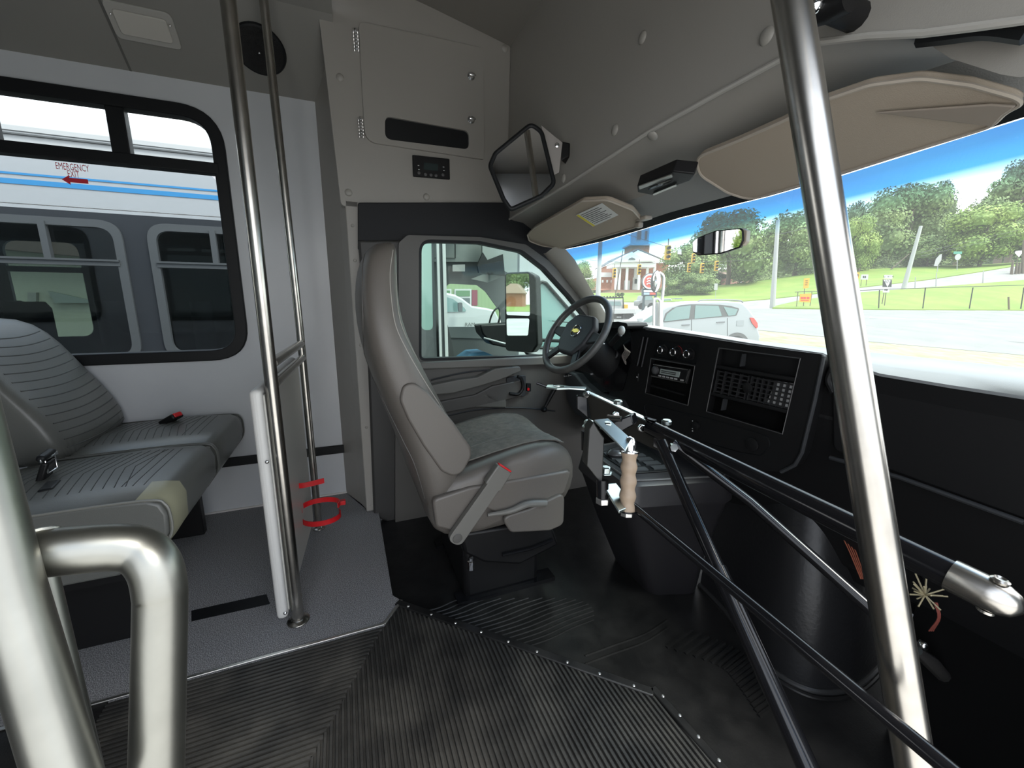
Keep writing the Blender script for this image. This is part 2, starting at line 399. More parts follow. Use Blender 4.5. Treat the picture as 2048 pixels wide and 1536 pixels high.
MB().lathe([(.0, .0), (.088, 0), (.092, .006), (.088, .013), (.080, .016)], spk, cn, 40).build('rim', frameb, t)
MB().lathe([(.081, .010), (.081, .016), (.06, .022), (.02, .026), (0, .027)], spk, cn, 40).build('grille', M('speaker_mesh', (.008, .008, .008), .7, bump=('voronoi', 400, .8)), t)
MB().ball(spk+cn*.027, .005, 6).build('badge', chrome, t)
# ------------------------------------------------------------------ return wall strip and padded door post
YP = 1.93
rw = MB().prism([(-.05, D, 0), (-.03, D, 0), (.046, YP+.002, 0), (.046, YP+.03, 0)], (0, 0, 2.2))
struct(rw.build('wall_front', vinyl, smooth=False))
post = MB().prism([(.036, YP, 0), (.092, YP, 0), (.092, YP+.05, 0), (.05, YP+.05, 0)], (0, 0, 1.40)).build('trim_5', vinyl, bevel=.006, seg=3); struct(post)
for z in (.03, .42, .80, 1.16, 1.3): MB().lathe([(0, .004), (.005, .003), (.007, 0)], (.062, YP, z), (0, -1, 0), 10).build('screw_cap', vinyl, post)
# ------------------------------------------------------------------ overhead cabinet
t = thing('overhead_cabinet', (.4, YP, 1.36), 'grey vinyl padded overhead cabinet above the driver door with latched hatch', 'cabinet')
P = [(.768, YP, 2.10), (.40, YP, 2.172), (-.02, YP, 2.24), (.0, YP, 1.9), (.022, YP, 1.374), (.755, YP, 1.366)]
MB().prism(rpoly(P, [.01, .01, .01, .01, .02, .01]), (0, .05, 0)).build('face_panel', vinyl, t, bevel=.012, seg=4)
def py(x, y, Y): return at_y(x, y, Y)
hp = rpoly([py(717, 42, YP-.012), py(967, 96, YP-.012), py(969, 319, YP-.012), py(730, 283, YP-.012)], [.025, .025, .012, .05])
slot = rpoly([py(770, 232, YP-.012), py(938, 262, YP-.012), py(938, 299, YP-.012), py(770, 278, YP-.012)], .026)
hatch = MB().prism(hp, (0, .013, 0), holes=[slot]).build('hatch_door', vinyl, t, bevel=.004, seg=3)
MB().prism([p+V((0, .0115, 0)) for p in slot], (0, .001, 0)).build('slot_opening', frameb, hatch)
for (px, py_) in ((712, 83), (722, 257)):
    h = py(px, py_, YP-.003); hm = MB().cyl(h+V((0, -.008, -.038)), h+V((0, -.008, .038)), .007, 10)
    hm.box(h+V((0, 0, 0)), (.022, .008, .074))
    for k in range(6): hm.lathe([(.0085, -.002), (.0085, .002)], h+V((0, -.008, -.03+k*.012)), n=10)
    hm.build('hinge', chrome, t)
for (px, py_) in ((942, 153), (942, 240)):
    h = py(px, py_, YP-.012); lm = MB().lathe([(0.016, 0), (.016, .003), (.010, .008), (.008, .018), (.0, .02)], h, (0, -1, 0), 16)
    lm.ball(h+V((0, -.018, 0)), (.017, .005, .007), 6); lm.build('latch', chrome, t)
for (px, py_) in ((680, 155), (697, 385), (853, 394), (1010, 97), (998, 430)):
    MB().lathe([(0, .006), (.008, .0055), (.013, .003), (.015, 0)], py(px, py_, YP), (0, -1, 0), 20).build('button', vinyl, t)
# control panel
c = py(861, 336, YP-.002); t = thing('control_panel', c, 'small black climate control panel with display below the cabinet hatch', 'control panel')
q = [py(824, 311, YP-.001), py(898, 319, YP-.001), py(899, 360, YP-.001), py(826, 354, YP-.001)]
MB().prism(rpoly([p+V((0, 0, 0)) for p in q], .004), (0, -.011, 0)).build('housing', blackp, t, bevel=.003)
q = [py(848, 325, YP-.013), py(876, 328, YP-.013), py(876, 342, YP-.013), py(848, 339, YP-.013)]
MB().prism(q, (0, .002, 0)).build('display', M('dark_display', (.03, .045, .045), .2), t)
for (a, b) in ((838, 346), (851, 349), (862, 350), (872, 351), (886, 350)):
    MB().lathe([(0, .003), (.0055, .002), (.007, 0)], py(a, b, YP-.012), (0, -1, 0), 12).build('button', M('button_rim', (.10, .10, .10), .4), t)
for (a, b) in ((837, 331), (838, 339), (887, 334), (888, 341)): MB().ball(py(a, b, YP-.0125), (.004, .0008, .0015), 5).build('icon', whitep, t)
# ------------------------------------------------------------------ partition beside the bench, with the two poles and cross rail
A0 = V((-.199, 1.292, 0)); ATOP = V((-.196, 1.292, 2.13)); rA = .0172
B0 = at_z(638, 1056, 0); B0.z = 0; rB = .0145
bt = at_z(528, 0, 2.06)
def flange(mb, c, r): mb.lathe([(r*1.9, 0), (r*1.9, .004), (r*1.25, .008), (r*1.05, .012)], c, n=24)
pa = thing('grab_pole', A0, 'brushed steel vertical pole from carpet to ceiling, beside padded white partition, thicker one', 'pole')
MB().tube([A0, A0+V((0, 0, 2.13))], rA, 28).build('tube', steel, pa)
f = MB(); flange(f, A0, rA); f.build('floor_flange', steel, pa, bevel=.001)
B1 = V((bt.x, bt.y, 2.10)); Bt = B0+V((-.004, -.03, 2.0))
pb = thing('grab_pole', B0, 'thinner steel pole at the far edge of the padded partition, towards the window', 'pole')
MB().tube([B0, at_d(597, 684, 1.46) if False else B0+V((0, 0, .9)), B0+V((-.012, -.012, 2.04))], rB, 24).build('tube', steel, pb)
f = MB(); flange(f, B0, rB); f.build('floor_flange', steel, pb, bevel=.001)
z1 = .822
cr = thing('cross_rail', A0+V((0, 0, z1)), 'short double steel cross rail joining the two poles above the partition', 'rail')
MB().tube([A0+V((.004, .012, z1)), B0+V((0, -.01, z1))], rB, 20).build('upper_tube', steel, cr)
MB().tube([A0+V((.004, .012, z1-.058)), B0+V((0, -.01, z1-.058))], rB*.95, 20).build('lower_tube', steel, cr)
pt = thing('partition_panel', (-.2, 1.4, .02), 'white padded vinyl modesty partition standing between the two steel poles', 'partition')
dirp = (B0-A0).normalized(); nrm = V((dirp.y, -dirp.x, 0))
a = A0+dirp*(-.03)-nrm*.036; b = B0-dirp*.02-nrm*.030; th = nrm*.030
P = rpoly([a+V((0, 0, .035)), b+V((0, 0, .045)), b+V((0, 0, .775)), a+V((0, 0, .755))], [.02, .02, .04, .02])
MB().prism([p-th*.55 for p in P], th).build('pad', white, pt, bevel=.012, seg=4)
Q = inset(P, .02, nrm); MB().prism([p+th*.45 for p in Q], nrm*.004).build('face_sheet', M('panel_face', (.50, .49, .45), .35), pt, bevel=.002)
for z in (.06, .55): MB().ball(a+V((0, 0, z))-nrm*.006+th*.5, (.006, .006, .006), 6).build('screw', chrome, pt)
# red extinguisher bracket
eb = thing('bracket', at_p(600, 1030, A0+nrm*.01, nrm), 'red metal fire extinguisher bracket with open straps on partition', 'bracket')
def onp(px, py_, off=.0): return at_p(px, py_, A0-nrm*.030+nrm*(.008+off)-nrm*.0, nrm)
bx_ = MB(); 
bp = [onp(590, 965), onp(592, 1010), onp(596, 1050), onp(600, 1102)]
def strap(mb, path, w, th, up=V((0, 0, 1))):
    path = [V(p) for p in path]; rings = []
    for i, p_ in enumerate(path):
        tt = (path[min(i+1, len(path)-1)]-path[max(i-1, 0)]).normalized(); n_ = tt.cross(up).normalized(); u_ = n_.cross(tt).normalized()
        rings.append([p_-u_*w/2-n_*th/2, p_+u_*w/2-n_*th/2, p_+u_*w/2+n_*th/2, p_-u_*w/2+n_*th/2])
    return mb.loft(rings)
strap(bx_, [onp(592, 962), onp(600, 1104)], .018, .003, dirp); bx_.build('backplate', redp, eb)
s1 = MB(); e = onp(594, 972); strap(s1, bez([e, e+nrm*.03+dirp*.0, e+nrm*.09+dirp*.02], 5), .020, .003); s1.build('strap', redp, eb)
s1 = MB(); e = onp(597, 1030); C_ = e+nrm*.07+dirp*.05
strap(s1, [C_+nrm*(.068*math.cos(a_))+dirp*(.05*math.sin(a_)) for a_ in [PI*(1.12-1.25*k/16) for k in range(17)]], .020, .003); s1.build('strap', redp, eb)
s1 = MB(); e = onp(599, 1062)
strap(s1, [C_+V((0, 0, -.045))+nrm*(.068*math.cos(a_))+dirp*(.055*math.sin(a_)) for a_ in [PI*(-1.0+1.15*k/16) for k in range(17)]], .020, .003); s1.build('strap', redp, eb)
s1 = MB(); s1.box(C_+nrm*.072+dirp*.03+V((0, 0, -.012)), (.03, .022, .018)); s1.build('buckle', redp, eb, bevel=.003)
# ------------------------------------------------------------------ black tape strip on carpet and box under the bench
a = [at_z(383, 1243, 0), at_z(540, 1208, 0), at_z(533, 1189, 0), at_z(383, 1222, 0)]
tag(MB().prism(a, (0, 0, .0015)).build('floor_tape', frameb, smooth=False), 'black tape strip stuck on the carpet in front of the bench seat', 'tape')
# ------------------------------------------------------------------ passenger bench seat
bs = thing('bench_seat', (-.7, 1.73, 0), 'grey vinyl two-place passenger bench seat under the emergency window', 'seat')
FX, BXk, ZT = -.462, -1.0, .475
def cushion(y0, y1, name, bow=.014):
    rows = []; ny = 12; prof_ = [(BXk, ZT-.10), (BXk, ZT-.015), (-.90, ZT), (-.62, ZT+.012), (-.50, ZT+.006), (FX-.012, ZT-.008), (FX, ZT-.04), (FX-.004, ZT-.10), (FX-.05, ZT-.165), (FX-.13, ZT-.20), (BXk, ZT-.20)]
    rings = []
    for j in range(ny+1):
        u = j/ny; y_ = y0+(y1-y0)*u; e = min(u, 1-u)*2; s = 1-(1-min(1, e*3.2))**2*.05; k = bow*(1-abs(2*u-1)**4)
        cx, cz = -.74, ZT-.10
        rings.append([V((cx+(x_-cx)*s, y_, cz+(z_-cz)*s+(k if z_ > ZT-.05 else 0))) for x_, z_ in prof_])
    return MB().loft(rings).build(name, benchv, bs, ang=60, bevel=.006, seg=2)
ca = cushion(1.275, 1.735, 'seat_cushion'); cb = cushion(1.745, 2.165, 'seat_cushion')
st = MB()
def ztop(x_, u):
    pr = [(-1.0, ZT-.015), (-.90, ZT), (-.62, ZT+.012), (-.50, ZT+.006), (FX-.012, ZT-.008)]
    for (xa, za), (xb, zb) in zip(pr[:-1], pr[1:]):
        if x_ <= xb: z_ = za+(zb-za)*(x_-xa)/(xb-xa); break
    e = min(u, 1-u)*2; s_ = 1-(1-min(1, e*3.2))**2*.05; return ZT-.10+(z_-ZT+.10)*s_+.014*(1-abs(2*u-1)**4)
for y0_, y1_, cus_ in ((1.275, 1.735, ca), (1.745, 2.165, cb)):
    st = MB()
    for k in range(18):
        x_ = -.95+k*.024
        st.tube([(x_+.10*(abs(u-.5)) if k < 15 else x_, y0_+(y1_-y0_)*u, ztop(x_+(.10*abs(u-.5) if k < 15 else 0), u)-.0002) for u in [.17+.66*j/14 for j in range(15)]], .0013, 5)
    st.build('stitching', M('dark_stitch', (.06, .06, .056), .6) if cus_ is ca else bpy.data.materials['dark_stitch'], cus_)
for y_ in (1.277, 1.733, 1.747, 2.163):
    pr = [(-.95, ZT+.001), (-.62, ZT+.006), (-.50, ZT+.002), (FX-.014, ZT-.012), (FX-.006, ZT-.04), (FX-.01, ZT-.10), (FX-.05, ZT-.16)]
    MB().tube(bez([(x_, y_, z_) for x_, z_ in pr], 4), .0035, 6).build('piping', M('piping_vinyl', (.20, .20, .18), .35) if y_ == 1.277 else benchv, ca if y_ < 1.74 else cb)
# worn yellowish patch on the near front corner
pz = MB(); pp = [at_z(x_, y_, ZT+.004) for x_, y_ in ((262, 1000), (300, 972), (345, 975), (352, 1010))]
rw_ = 0; _old = lambda: [[V((FX-.07, 1.30, ZT+.0135)), V((FX-.05, 1.40, ZT+.021))], [V((FX-.025, 1.285, ZT+.010)), V((FX-.022, 1.42, ZT+.017))], [V((FX-.001, 1.279, ZT-.02)), V((FX-.002, 1.41, ZT-.008))], [V((FX+.004, 1.279, ZT-.06)), V((FX+.004, 1.385, ZT-.05))], [V((FX-.004, 1.279, ZT-.115)), V((FX+.002, 1.36, ZT-.115))]]
rw_ = []
for x_, z_ in ((-.53, 0), (-.50, ZT+.006), (FX-.012, ZT-.008), (FX, ZT-.04), (FX-.004, ZT-.10), (FX-.03, ZT-.14)):
    r_ = []
    for u in (.015, .05, .10, .16, .20 if x_ < -.49 else .24):
        e = u*2; s_ = 1-(1-min(1, e*3.2))**2*.05; X_ = -.74+(x_+.74)*s_
        Z_ = ztop(X_, u) if z_ == 0 else ZT-.10+(z_-ZT+.10)*s_+(.014*(1-abs(2*u-1)**4) if z_ > ZT-.05 else 0)
        r_.append(V((X_+.0015, 1.275+.46*u, Z_+.0012)))
    rw_.append(r_)
pz.grid(rw_).build('worn_patch', benchp, ca, ang=70)
# backrests
def back(y0, y1, sh=0):
    def fp(px, py_): q = at_y(px, py_, 2.12); return (q.x+sh, q.z)
    pairs = [((-.862, ZT-.02), (-1.03, ZT-.05)), ((-.868, .55), (-1.04, .55)), ((-.918, .655), (-1.07, .62)), ((-.972, .735), (-1.10, .70)), ((-1.018, .83), (-1.14, .79)), ((-1.075, .91), (-1.17, .86)), ((-1.15, .935), (-1.19, .90))]
    rings = []
    for i, (F, B) in enumerate(pairs):
        w = (0, 0, .0, .0, .008, .025, .07)[i]
        rings.append(sellipse((F[0]+sh, 0, F[1]), (B[0]+sh, 0, B[1]), y0+w, y1-w, 36, 7))
    b = MB().loft(rings).build('backrest', benchv, bs, sub=1, ang=80)
    s = MB()
    bpy.context.view_layer.update(); bv = BVHTree.FromObject(b, bpy.context.evaluated_depsgraph_get()); O = ORG[b]
    for k in range(14):
        z_ = .515+.36*k/13; w = .04+.03*(k/13)**3; pts = []
        for j in range(11):
            y_ = y0+w+(y1-y0-2*w)*j/10; h = bv.ray_cast(V((-.3, y_, z_-.012*math.sin(PI*j/10)))-O, V((-1, 0, 0)))
            if h[0] is not None: pts.append(h[0]+O)
        if len(pts) > 3: s.tube(pts, .0022, 6)
    s.build('stitching', M('tuck_vinyl', (.07, .072, .066), .5), b); return b
back(1.70, 2.16); back(1.27, 1.60, -.28)
fr = MB().bx(-1.0, -.56, 1.30, 2.14, .25, .285)
fr.build('seat_frame', blackp, bs)
for y_ in (1.42, 2.0):
    MB().bx(-.98, -.62, y_-.02, y_+.02, 0, .25).build('leg', blackp, bs, bevel=.004)
# seat belt buckles on the bench
b1 = thing('seat_belt_buckle', at_z(345, 835, ZT+.01), 'black seat belt buckle with red button lying by the wall side of bench', 'buckle')
c = at_z(342, 838, ZT+.035); R_ = Matrix.Rotation(math.radians(-25), 3, 'Z') @ Matrix.Rotation(math.radians(-28), 3, 'Y')
MB().box(c, (.075, .05, .024), R_).build('housing', blackp, b1, bevel=.006); MB().box(c+R_ @ V((.034, 0, .003)), (.014, .036, .018), R_).build('button', redp, b1, bevel=.003)
b2 = thing('seat_belt_buckle', at_z(95, 960, ZT+.01), 'black belt buckle with chrome latch plate between the bench places', 'buckle')
c = at_z(92, 925, ZT+.06); R_ = Matrix.Rotation(math.radians(8), 3, 'Z') @ Matrix.Rotation(math.radians(-70), 3, 'Y')
MB().box(c+V((-.01, 0, -.04)), (.10, .060, .018), R_).build('housing', blackp, b2, bevel=.006)
MB().box(c+V((.004, 0, .022)), (.018, .075, .020), R_).build('belt_fold', frameb, b2, bevel=.006)
rr = MB(); q = [c+V((.010, .021*a_, .021*b_-.004)) for a_, b_ in ((-1, -1), (1, -1), (1, 1), (-1, 1))]; rr.tube(q, .0032, 6, closed=True)
rr.box(c+V((.009, 0, .016)), (.004, .075, .010), None); rr.build('latch_plate', chrome, b2, bevel=.001)
b3 = MB().box(at_z(100, 975, ZT+.015), (.03, .07, .018), Matrix.Rotation(.2, 3, 'Z')); b3.build('strap', frameb, b2, bevel=.005)
# ------------------------------------------------------------------ driver seat
ds = thing('driver_seat', (.42, 1.43, -.05), 'taupe vinyl high-back driver seat with cloth centre facing the steering wheel', 'seat')
def s(px, py_, Y=1.19): q = at_y(px, py_, Y); return (q.x, 0, q.z)
pairs = [((905, 1000), (868, 1062), .25, 1.19), ((938, 940), (842, 1008), .255, 1.18), ((938, 890), (806, 905), .26, 1.18), ((884, 790), (768, 815), .26, 1.18),
         ((838, 705), (737, 735), .25, 1.19), ((812, 640), (718, 655), .235, 1.2), ((803, 575), (713, 585), .205, 1.23), ((802, 520), (719, 528), .185, 1.25), ((800, 492), (731, 500), .165, 1.27), ((790, 478), (750, 482), .13, 1.30)]
rings = []
for F, B, w, Y in pairs:
    rings.append(sellipse(s(*F, Y), s(*B, Y), 1.43-w, 1.43+w, 28, 3.4))
bk = MB().loft(rings).build('backrest', seatv, ds, sub=1, ang=80)
# cloth front strip
cf = MB(); rows = []
for F, B, w, Y in pairs[1:-1]:
    f_ = V(s(*F, Y)); b_ = V(s(*B, Y)); d_ = (f_-b_).normalized(); rows.append([V((f_.x-d_.x*.012*(abs(k)/3)**2+d_.x*.002, 1.43+k/3*w*.62, f_.z-d_.z*.012*(abs(k)/3)**2)) for k in range(-3, 4)])
cf.grid(rows).build('cloth_panel', seatc, bk, sub=1, ang=80)
# side bolster pad
Pp = [at_y(x_, y_, 1.172) for x_, y_ in ((799, 800), (805, 770), (828, 764), (856, 785), (905, 842), (941, 893), (943, 912), (925, 945), (905, 953), (882, 942), (845, 890), (815, 838))]
Pp = rpoly(Pp, .04, 5)
MB().prism([p+V((0, .03, 0)) for p in Pp], (0, -.036, 0)).build('side_bolster', seatv, bk, bevel=.012, seg=4, ang=50)
bo = [o_ for o_ in bpy.data.objects if o_.name == 'side_bolster'][0]
MB().tube([p+V((0, -.004, 0)) for p in inset(Pp, .012, (0, 1, 0))], .0016, 6, closed=True).build('stitching', stitch, bk)
sb_ = surf(bk); sm = MB(); sm.tube(sb_.path(((735, 492), (725, 537), (726, 633), (731, 722), (752, 768), (777, 822), (808, 885), (832, 937), (862, 1040)), 0), .0022, 6); sm.build('seam', M('seam_vinyl', (.09, .085, .078), .5), bk)
sm = MB(); sm.tube(sb_.path(((786, 500), (780, 546), (783, 601), (792, 653), (815, 703), (846, 757), (878, 808), (909, 856)), 0), .0015, 6); sm.tube(sb_.path(((792, 545), (794, 600), (802, 648), (824, 698), (853, 748), (882, 797)), 0), .0013, 6); sm.build('stitching', stitch, bk)
# cushion
X0, X1 = .22, .745
def cus(y): pass
rings = []
ny = 14; prof_ = [(.20, .30), (.205, .40), (.25, .44), (.35, .465), (.50, .50), (.60, .515), (.68, .505), (.73, .475), (.752, .42), (.745, .33), (.70, .275), (.55, .245), (.35, .235), (.24, .24)]
for j in range(ny+1):
    u = j/ny; y_ = 1.165+(.53)*u; e = min(u, 1-u)*2; s_ = 1-(1-min(1, e*4))**2*.09; dip = -.014*math.exp(-((u-.5)/.22)**2)
    fr_ = 1-.06*(abs(2*u-1)**3)
    rings.append([V((.46+(x_-.46)*s_*(fr_ if x_ > .46 else 1), y_, .37+(z_-.37)*s_+(dip if z_ > .43 else 0))) for x_, z_ in prof_])
cu = MB().loft(rings).build('seat_cushion', seatv, ds, sub=1, ang=80)
rows = []
for x_, z_ in ((.30, .468), (.36, .481), (.45, .4995), (.55, .516), (.62, .5205), (.68, .511), (.712, .497)):
    rows.append([V((x_*(1-.0*abs(k)), 1.43+k*.0365, z_-.004-.015*math.exp(-((k*.0365)/.12)**2)+(.0 if abs(k) < 5 else -.003))) for k in range(-5, 6)])
MB().grid(rows, (0, 0, .004)).build('cloth_panel', seatc, cu, ang=80)
sm = MB()
for k in (-5, -1.9, 1.9, 5):
    sm.tube([V((r[0].x, 1.43+k*.0365, r[0].z+.0035 if abs(k) == 5 else r[3].z+.003)) for r in rows], .003 if abs(k) < 5 else .002, 6)
sm.build('welt', M('cloth_welt', (.16, .155, .14), .8), cu)
# skirts and plastic side shields
sk = [at_y(x_, y_, 1.16) for x_, y_ in ((870, 1000), (865, 1050), (880, 1062), (905, 1058), (960, 1000), (1128, 990), (1145, 960), (1150, 930), (1000, 985))]
MB().prism(rpoly([at_y(x_, y_, 1.162) for x_, y_ in ((865, 1000), (872, 1055), (910, 1064), (962, 1012), (1010, 1035), (1130, 988), (1146, 940), (940, 975))], .02), (0, .03, 0)).build('side_skirt', seatv, ds, bevel=.008, seg=3)
q = rpoly([at_y(x_, y_, 1.148) for x_, y_ in ((1002, 1036), (1060, 1018), (1130, 985), (1128, 1050), (1100, 1062), (1022, 1066))], .025)
MB().prism(q, (0, .02, 0)).build('valance', seatv, ds, bevel=.006, seg=3)
MB().tube(bez([at_y(x_, y_, 1.150) for x_, y_ in ((975, 1030), (1020, 1022), (1055, 1008), (1092, 1006))], 5), lambda i: .006+.006*min(1, i/8), 10).build('recline_handle', taupe_l, ds)
base = MB().prism([at_y(x_, y_, 1.21) for x_, y_ in ((922, 1068), (1100, 1040), (1118, 1090), (1040, 1130), (968, 1126), (930, 1108))], (0, .44, 0)); base.build('pedestal', blackp, ds, bevel=.01)
MB().bx(.30, .68, 1.22, 1.28, -.05, -.035).build('slide_rail', blacks, ds); MB().bx(.30, .68, 1.58, 1.64, -.05, -.035).build('slide_rail', blacks, ds)
MB().bx(.33, .62, 1.24, 1.62, -.05, .16).build('pedestal', blackp, ds, bevel=.02)
MB().tube([at_y(1005, 1110, 1.2), at_y(1060, 1098, 1.2), at_y(1105, 1080, 1.2)], .006, 8).build('adjuster_bar', blacks, ds)
c = at_y(942, 1122, 1.2); bb = MB().lathe([(.012, -.03), (.012, .0), (.009, .002), (.009, .012), (0, .013)], c, n=6); bb.build('bolt', chrome, ds)
# belt buckle stalk
a = at_y(915, 1077, 1.135); b = at_y(1004, 950, 1.135); dv = (b-a).normalized(); wv = V((dv.z, 0, -dv.x))
bkS = thing('seat_belt_buckle', a, 'taupe seat belt buckle stalk with red button at the driver seat side', 'buckle')
pts = rpoly([a-dv*.02-wv*.026, a+dv*.20-wv*.024, a+dv*.20+wv*.024, a-dv*.02+wv*.026], [.024, .002, .002, .024])
MB().prism(pts, (0, .022, 0)).build('stalk', taupe_l, bkS, bevel=.005, seg=3)
pts = [a+dv*.19-wv*.031, a+dv*.26-wv*.031, a+dv*.26+wv*.027, a+dv*.19+wv*.031]
MB().prism(rpoly(pts, .006), (0, .028, 0)).build('housing', taupe_l, bkS, bevel=.005, seg=3)
MB().box(a+dv*.262+V((0, .014, 0)), (.052, .016, .006), Matrix.Rotation(-math.atan2(dv.z, dv.x)+PI/2, 3, 'Y')).build('button', redp, bkS, bevel=.002)
MB().lathe([(0, .003), (.014, .002), (.016, 0)], a, (0, -1, 0), 16).build('pivot_cap', taupe, bkS)
# ------------------------------------------------------------------ driver door and surrounding trim
YD = 1.885
d = thing('door_1', (.6, YD, -.05), None, None, kind='structure')
def P_(px, py_, Y=YD): return at_y(px, py_, Y)
wo = rpoly([P_(838, 722), P_(838, 478), P_(960, 482), P_(1045, 500), P_(1090, 535), P_(1140, 590), P_(1180, 640), P_(1195, 712)], [.03, .06, .02, .08, .05, .03, .02, .02])
outer = rpoly([P_(797, 880), P_(797, 486), P_(815, 470), P_(960, 474), P_(1052, 489), P_(1098, 522), P_(1150, 580), P_(1200, 632), P_(1230, 660), P_(1240, 880)], .03)
MB().prism(outer, (0, .05, 0), holes=[wo]).build('door_frame', taupe, d, bevel=.006)
seal = inset(wo, .012, (0, 1, 0))
sf = MB(); n = len(wo); vs = [p+V((0, -.001, 0)) for p in wo]+[p+V((0, .003, 0)) for p in seal]+[p+V((0, .04, 0)) for p in seal]+[p+V((0, .04, 0)) for p in wo]
sf.add(vs, [(a_*n+i, a_*n+(i+1) % n, ((a_+1) % 4)*n+(i+1) % n, ((a_+1) % 4)*n+i) for a_ in range(4) for i in range(n)]); sf.build('window_seal', frameb, d)
gd, _ = glass('door_glass', (.78, .88, .84), .03)
MB().prism([p+V((0, .03, 0)) for p in seal], (0, .003, 0)).build('door_glass', gd, d, smooth=False)
# lower panel with belt ledge and relief
low = rpoly([P_(790, 725), P_(1240, 712), P_(1240, 1000), P_(1168, 1010), P_(1100, 1020), P_(790, 1062)], .01)
MB().prism([p+V((0, -.012, 0)) for p in low], (0, .04, 0)).build('inner_panel', taupe, d, bevel=.004)
MB().prism([p+V((0, -.030, 0)) for p in rpoly([P_(825, 738), P_(830, 724), P_(1200, 706), P_(1200, 724)], .01)], (0, .03, 0)).build('belt_ledge', taupe_l, d, bevel=.006, seg=3)
arm = [P_(x_, y_, 1.83) for x_, y_ in ((856, 772), (915, 760), (955, 755), (990, 738), (1040, 733), (1043, 742), (1000, 760), (960, 772), (905, 787), (868, 790))]
MB().prism(rpoly(arm, .012), (0, .05, 0)).build('armrest', taupe_l, d, bevel=.008, seg=3)
low2 = [P_(x_, y_, 1.855) for x_, y_ in ((866, 806), (950, 790), (985, 772), (1045, 760), (1045, 792), (1015, 800), (950, 815), (890, 826))]
MB().prism(rpoly(low2, .015), (0, .03, 0)).build('map_pocket', taupe, d, bevel=.006, seg=3)
MB().prism(rpoly([P_(950, 800, 1.855), P_(968, 788, 1.855), P_(1013, 790, 1.855), P_(1013, 816, 1.855), P_(948, 815, 1.855)], .01), (0, .03, 0)).build('cup_pocket', taupe_l, d, bevel=.006)
MB().tube(bez([P_(x_, y_, 1.866) for x_, y_ in ((862, 760), (930, 745), (1000, 738))], 5), .004, 6).build('trim_line', darkp, d)
MB().tube(bez([P_(x_, y_, 1.866) for x_, y_ in ((893, 832), (950, 820), (1030, 815), (1110, 822))], 5), .004, 6).build('trim_line', darkp, d)
MB().prism(rpoly([P_(x_, y_, 1.862) for x_, y_ in ((1013, 755), (1052, 750), (1052, 793), (1016, 793))], .012), (0, .012, 0)).build('handle_cup', darkp, d, bevel=.003)
MB().tube(bez([P_(x_, y_, 1.845) for x_, y_ in ((1019, 787), (1034, 789), (1042, 783), (1046, 772), (1042, 757), (1035, 753))], 4), .0085, 10).build('door_handle', blackp, d)
MB().prism(rpoly([P_(x_, y_, 1.860) for x_, y_ in ((1054, 767), (1062, 767), (1062, 783), (1054, 783))], .003), (0, .012, 0)).build('switch_plate', frameb, d)
MB().prism(rpoly([P_(x_, y_, 1.857) for x_, y_ in ((1055, 776), (1059, 776), (1059, 781), (1055, 781))], .002), (0, .005, 0)).build('lock_switch', redp, d)
MB().tube(bez([P_(x_, y_, 1.82) for x_, y_ in ((1113, 772), (1102, 790), (1093, 808), (1087, 818))], 4), lambda i: .010+.002*math.sin(i*.5), 10).build('window_crank', blackp, d)
MB().ball(P_(1088, 819, 1.81), (.017, .02, .014), 8).build('crank_knob', blackp, d)
# dark roof trim above the door, B-pillar cover, A-pillar cover
hd = [P_(x_, y_, 1.91) for x_, y_ in ((716, 405), (716, 500), (805, 500), (814, 478), (960, 481), (1050, 496), (1097, 530), (1150, 590), (1172, 590), (1130, 500), (1125, 470), (1060, 405), (900, 405))]
o = MB().prism(rpoly(hd, .01), (0, .03, 0)).build('trim_6', M('charcoal_header', (.014, .015, .017), .6, spec=.3), bevel=.008); struct(o)
o = MB().prism([P_(x_, y_, 1.90) for x_, y_ in ((716, 480), (835, 480), (840, 1010), (822, 1042), (778, 1046), (748, 1034), (735, 700))], (0, .035, 0)).build('trim_7', M('pillar_cover_grey', (.045, .044, .042), .5), bevel=.01, seg=3); struct(o)
ap = MB(); rows = []
for (lx, ly), (rx, ry) in (((1092, 506), (1122, 488)), ((1122, 540), (1150, 520)), ((1150, 578), (1178, 572)), ((1180, 615), (1208, 622)), ((1185, 660), (1232, 662))):
    a = P_(lx, ly, 1.865); b = at_p(rx, ry, (1.03, 1.8, 1.25), (.45, -.25, .33)); b = at_y(rx, ry, 1.80); rows.append([a+V((0, .03, 0)), a, (a+b)/2+V((-.012, -.012, 0)), b, b+V((.02, .03, 0))])
ap.grid(rows).build('trim_8', M('pillar_beige', (.34, .32, .28), .5), ang=60); o = bpy.data.objects['trim_8']; struct(o)
# ------------------------------------------------------------------ dashboard
DX = 1.10
def dx(px, py_, X=DX): return at_x(px, py_, X)
db = thing('dashboard', (1.2, 1.0, .3), 'black dashboard with radio, climate knobs, vents and pale reflecting top under the windshield', 'dashboard')
dtop = M('dashboard_top_sheen', (.20, .21, .215), .3, spec=.8, bump=('noise', 600, .1))  # paler than the black front skin, sky reflection put into the colour
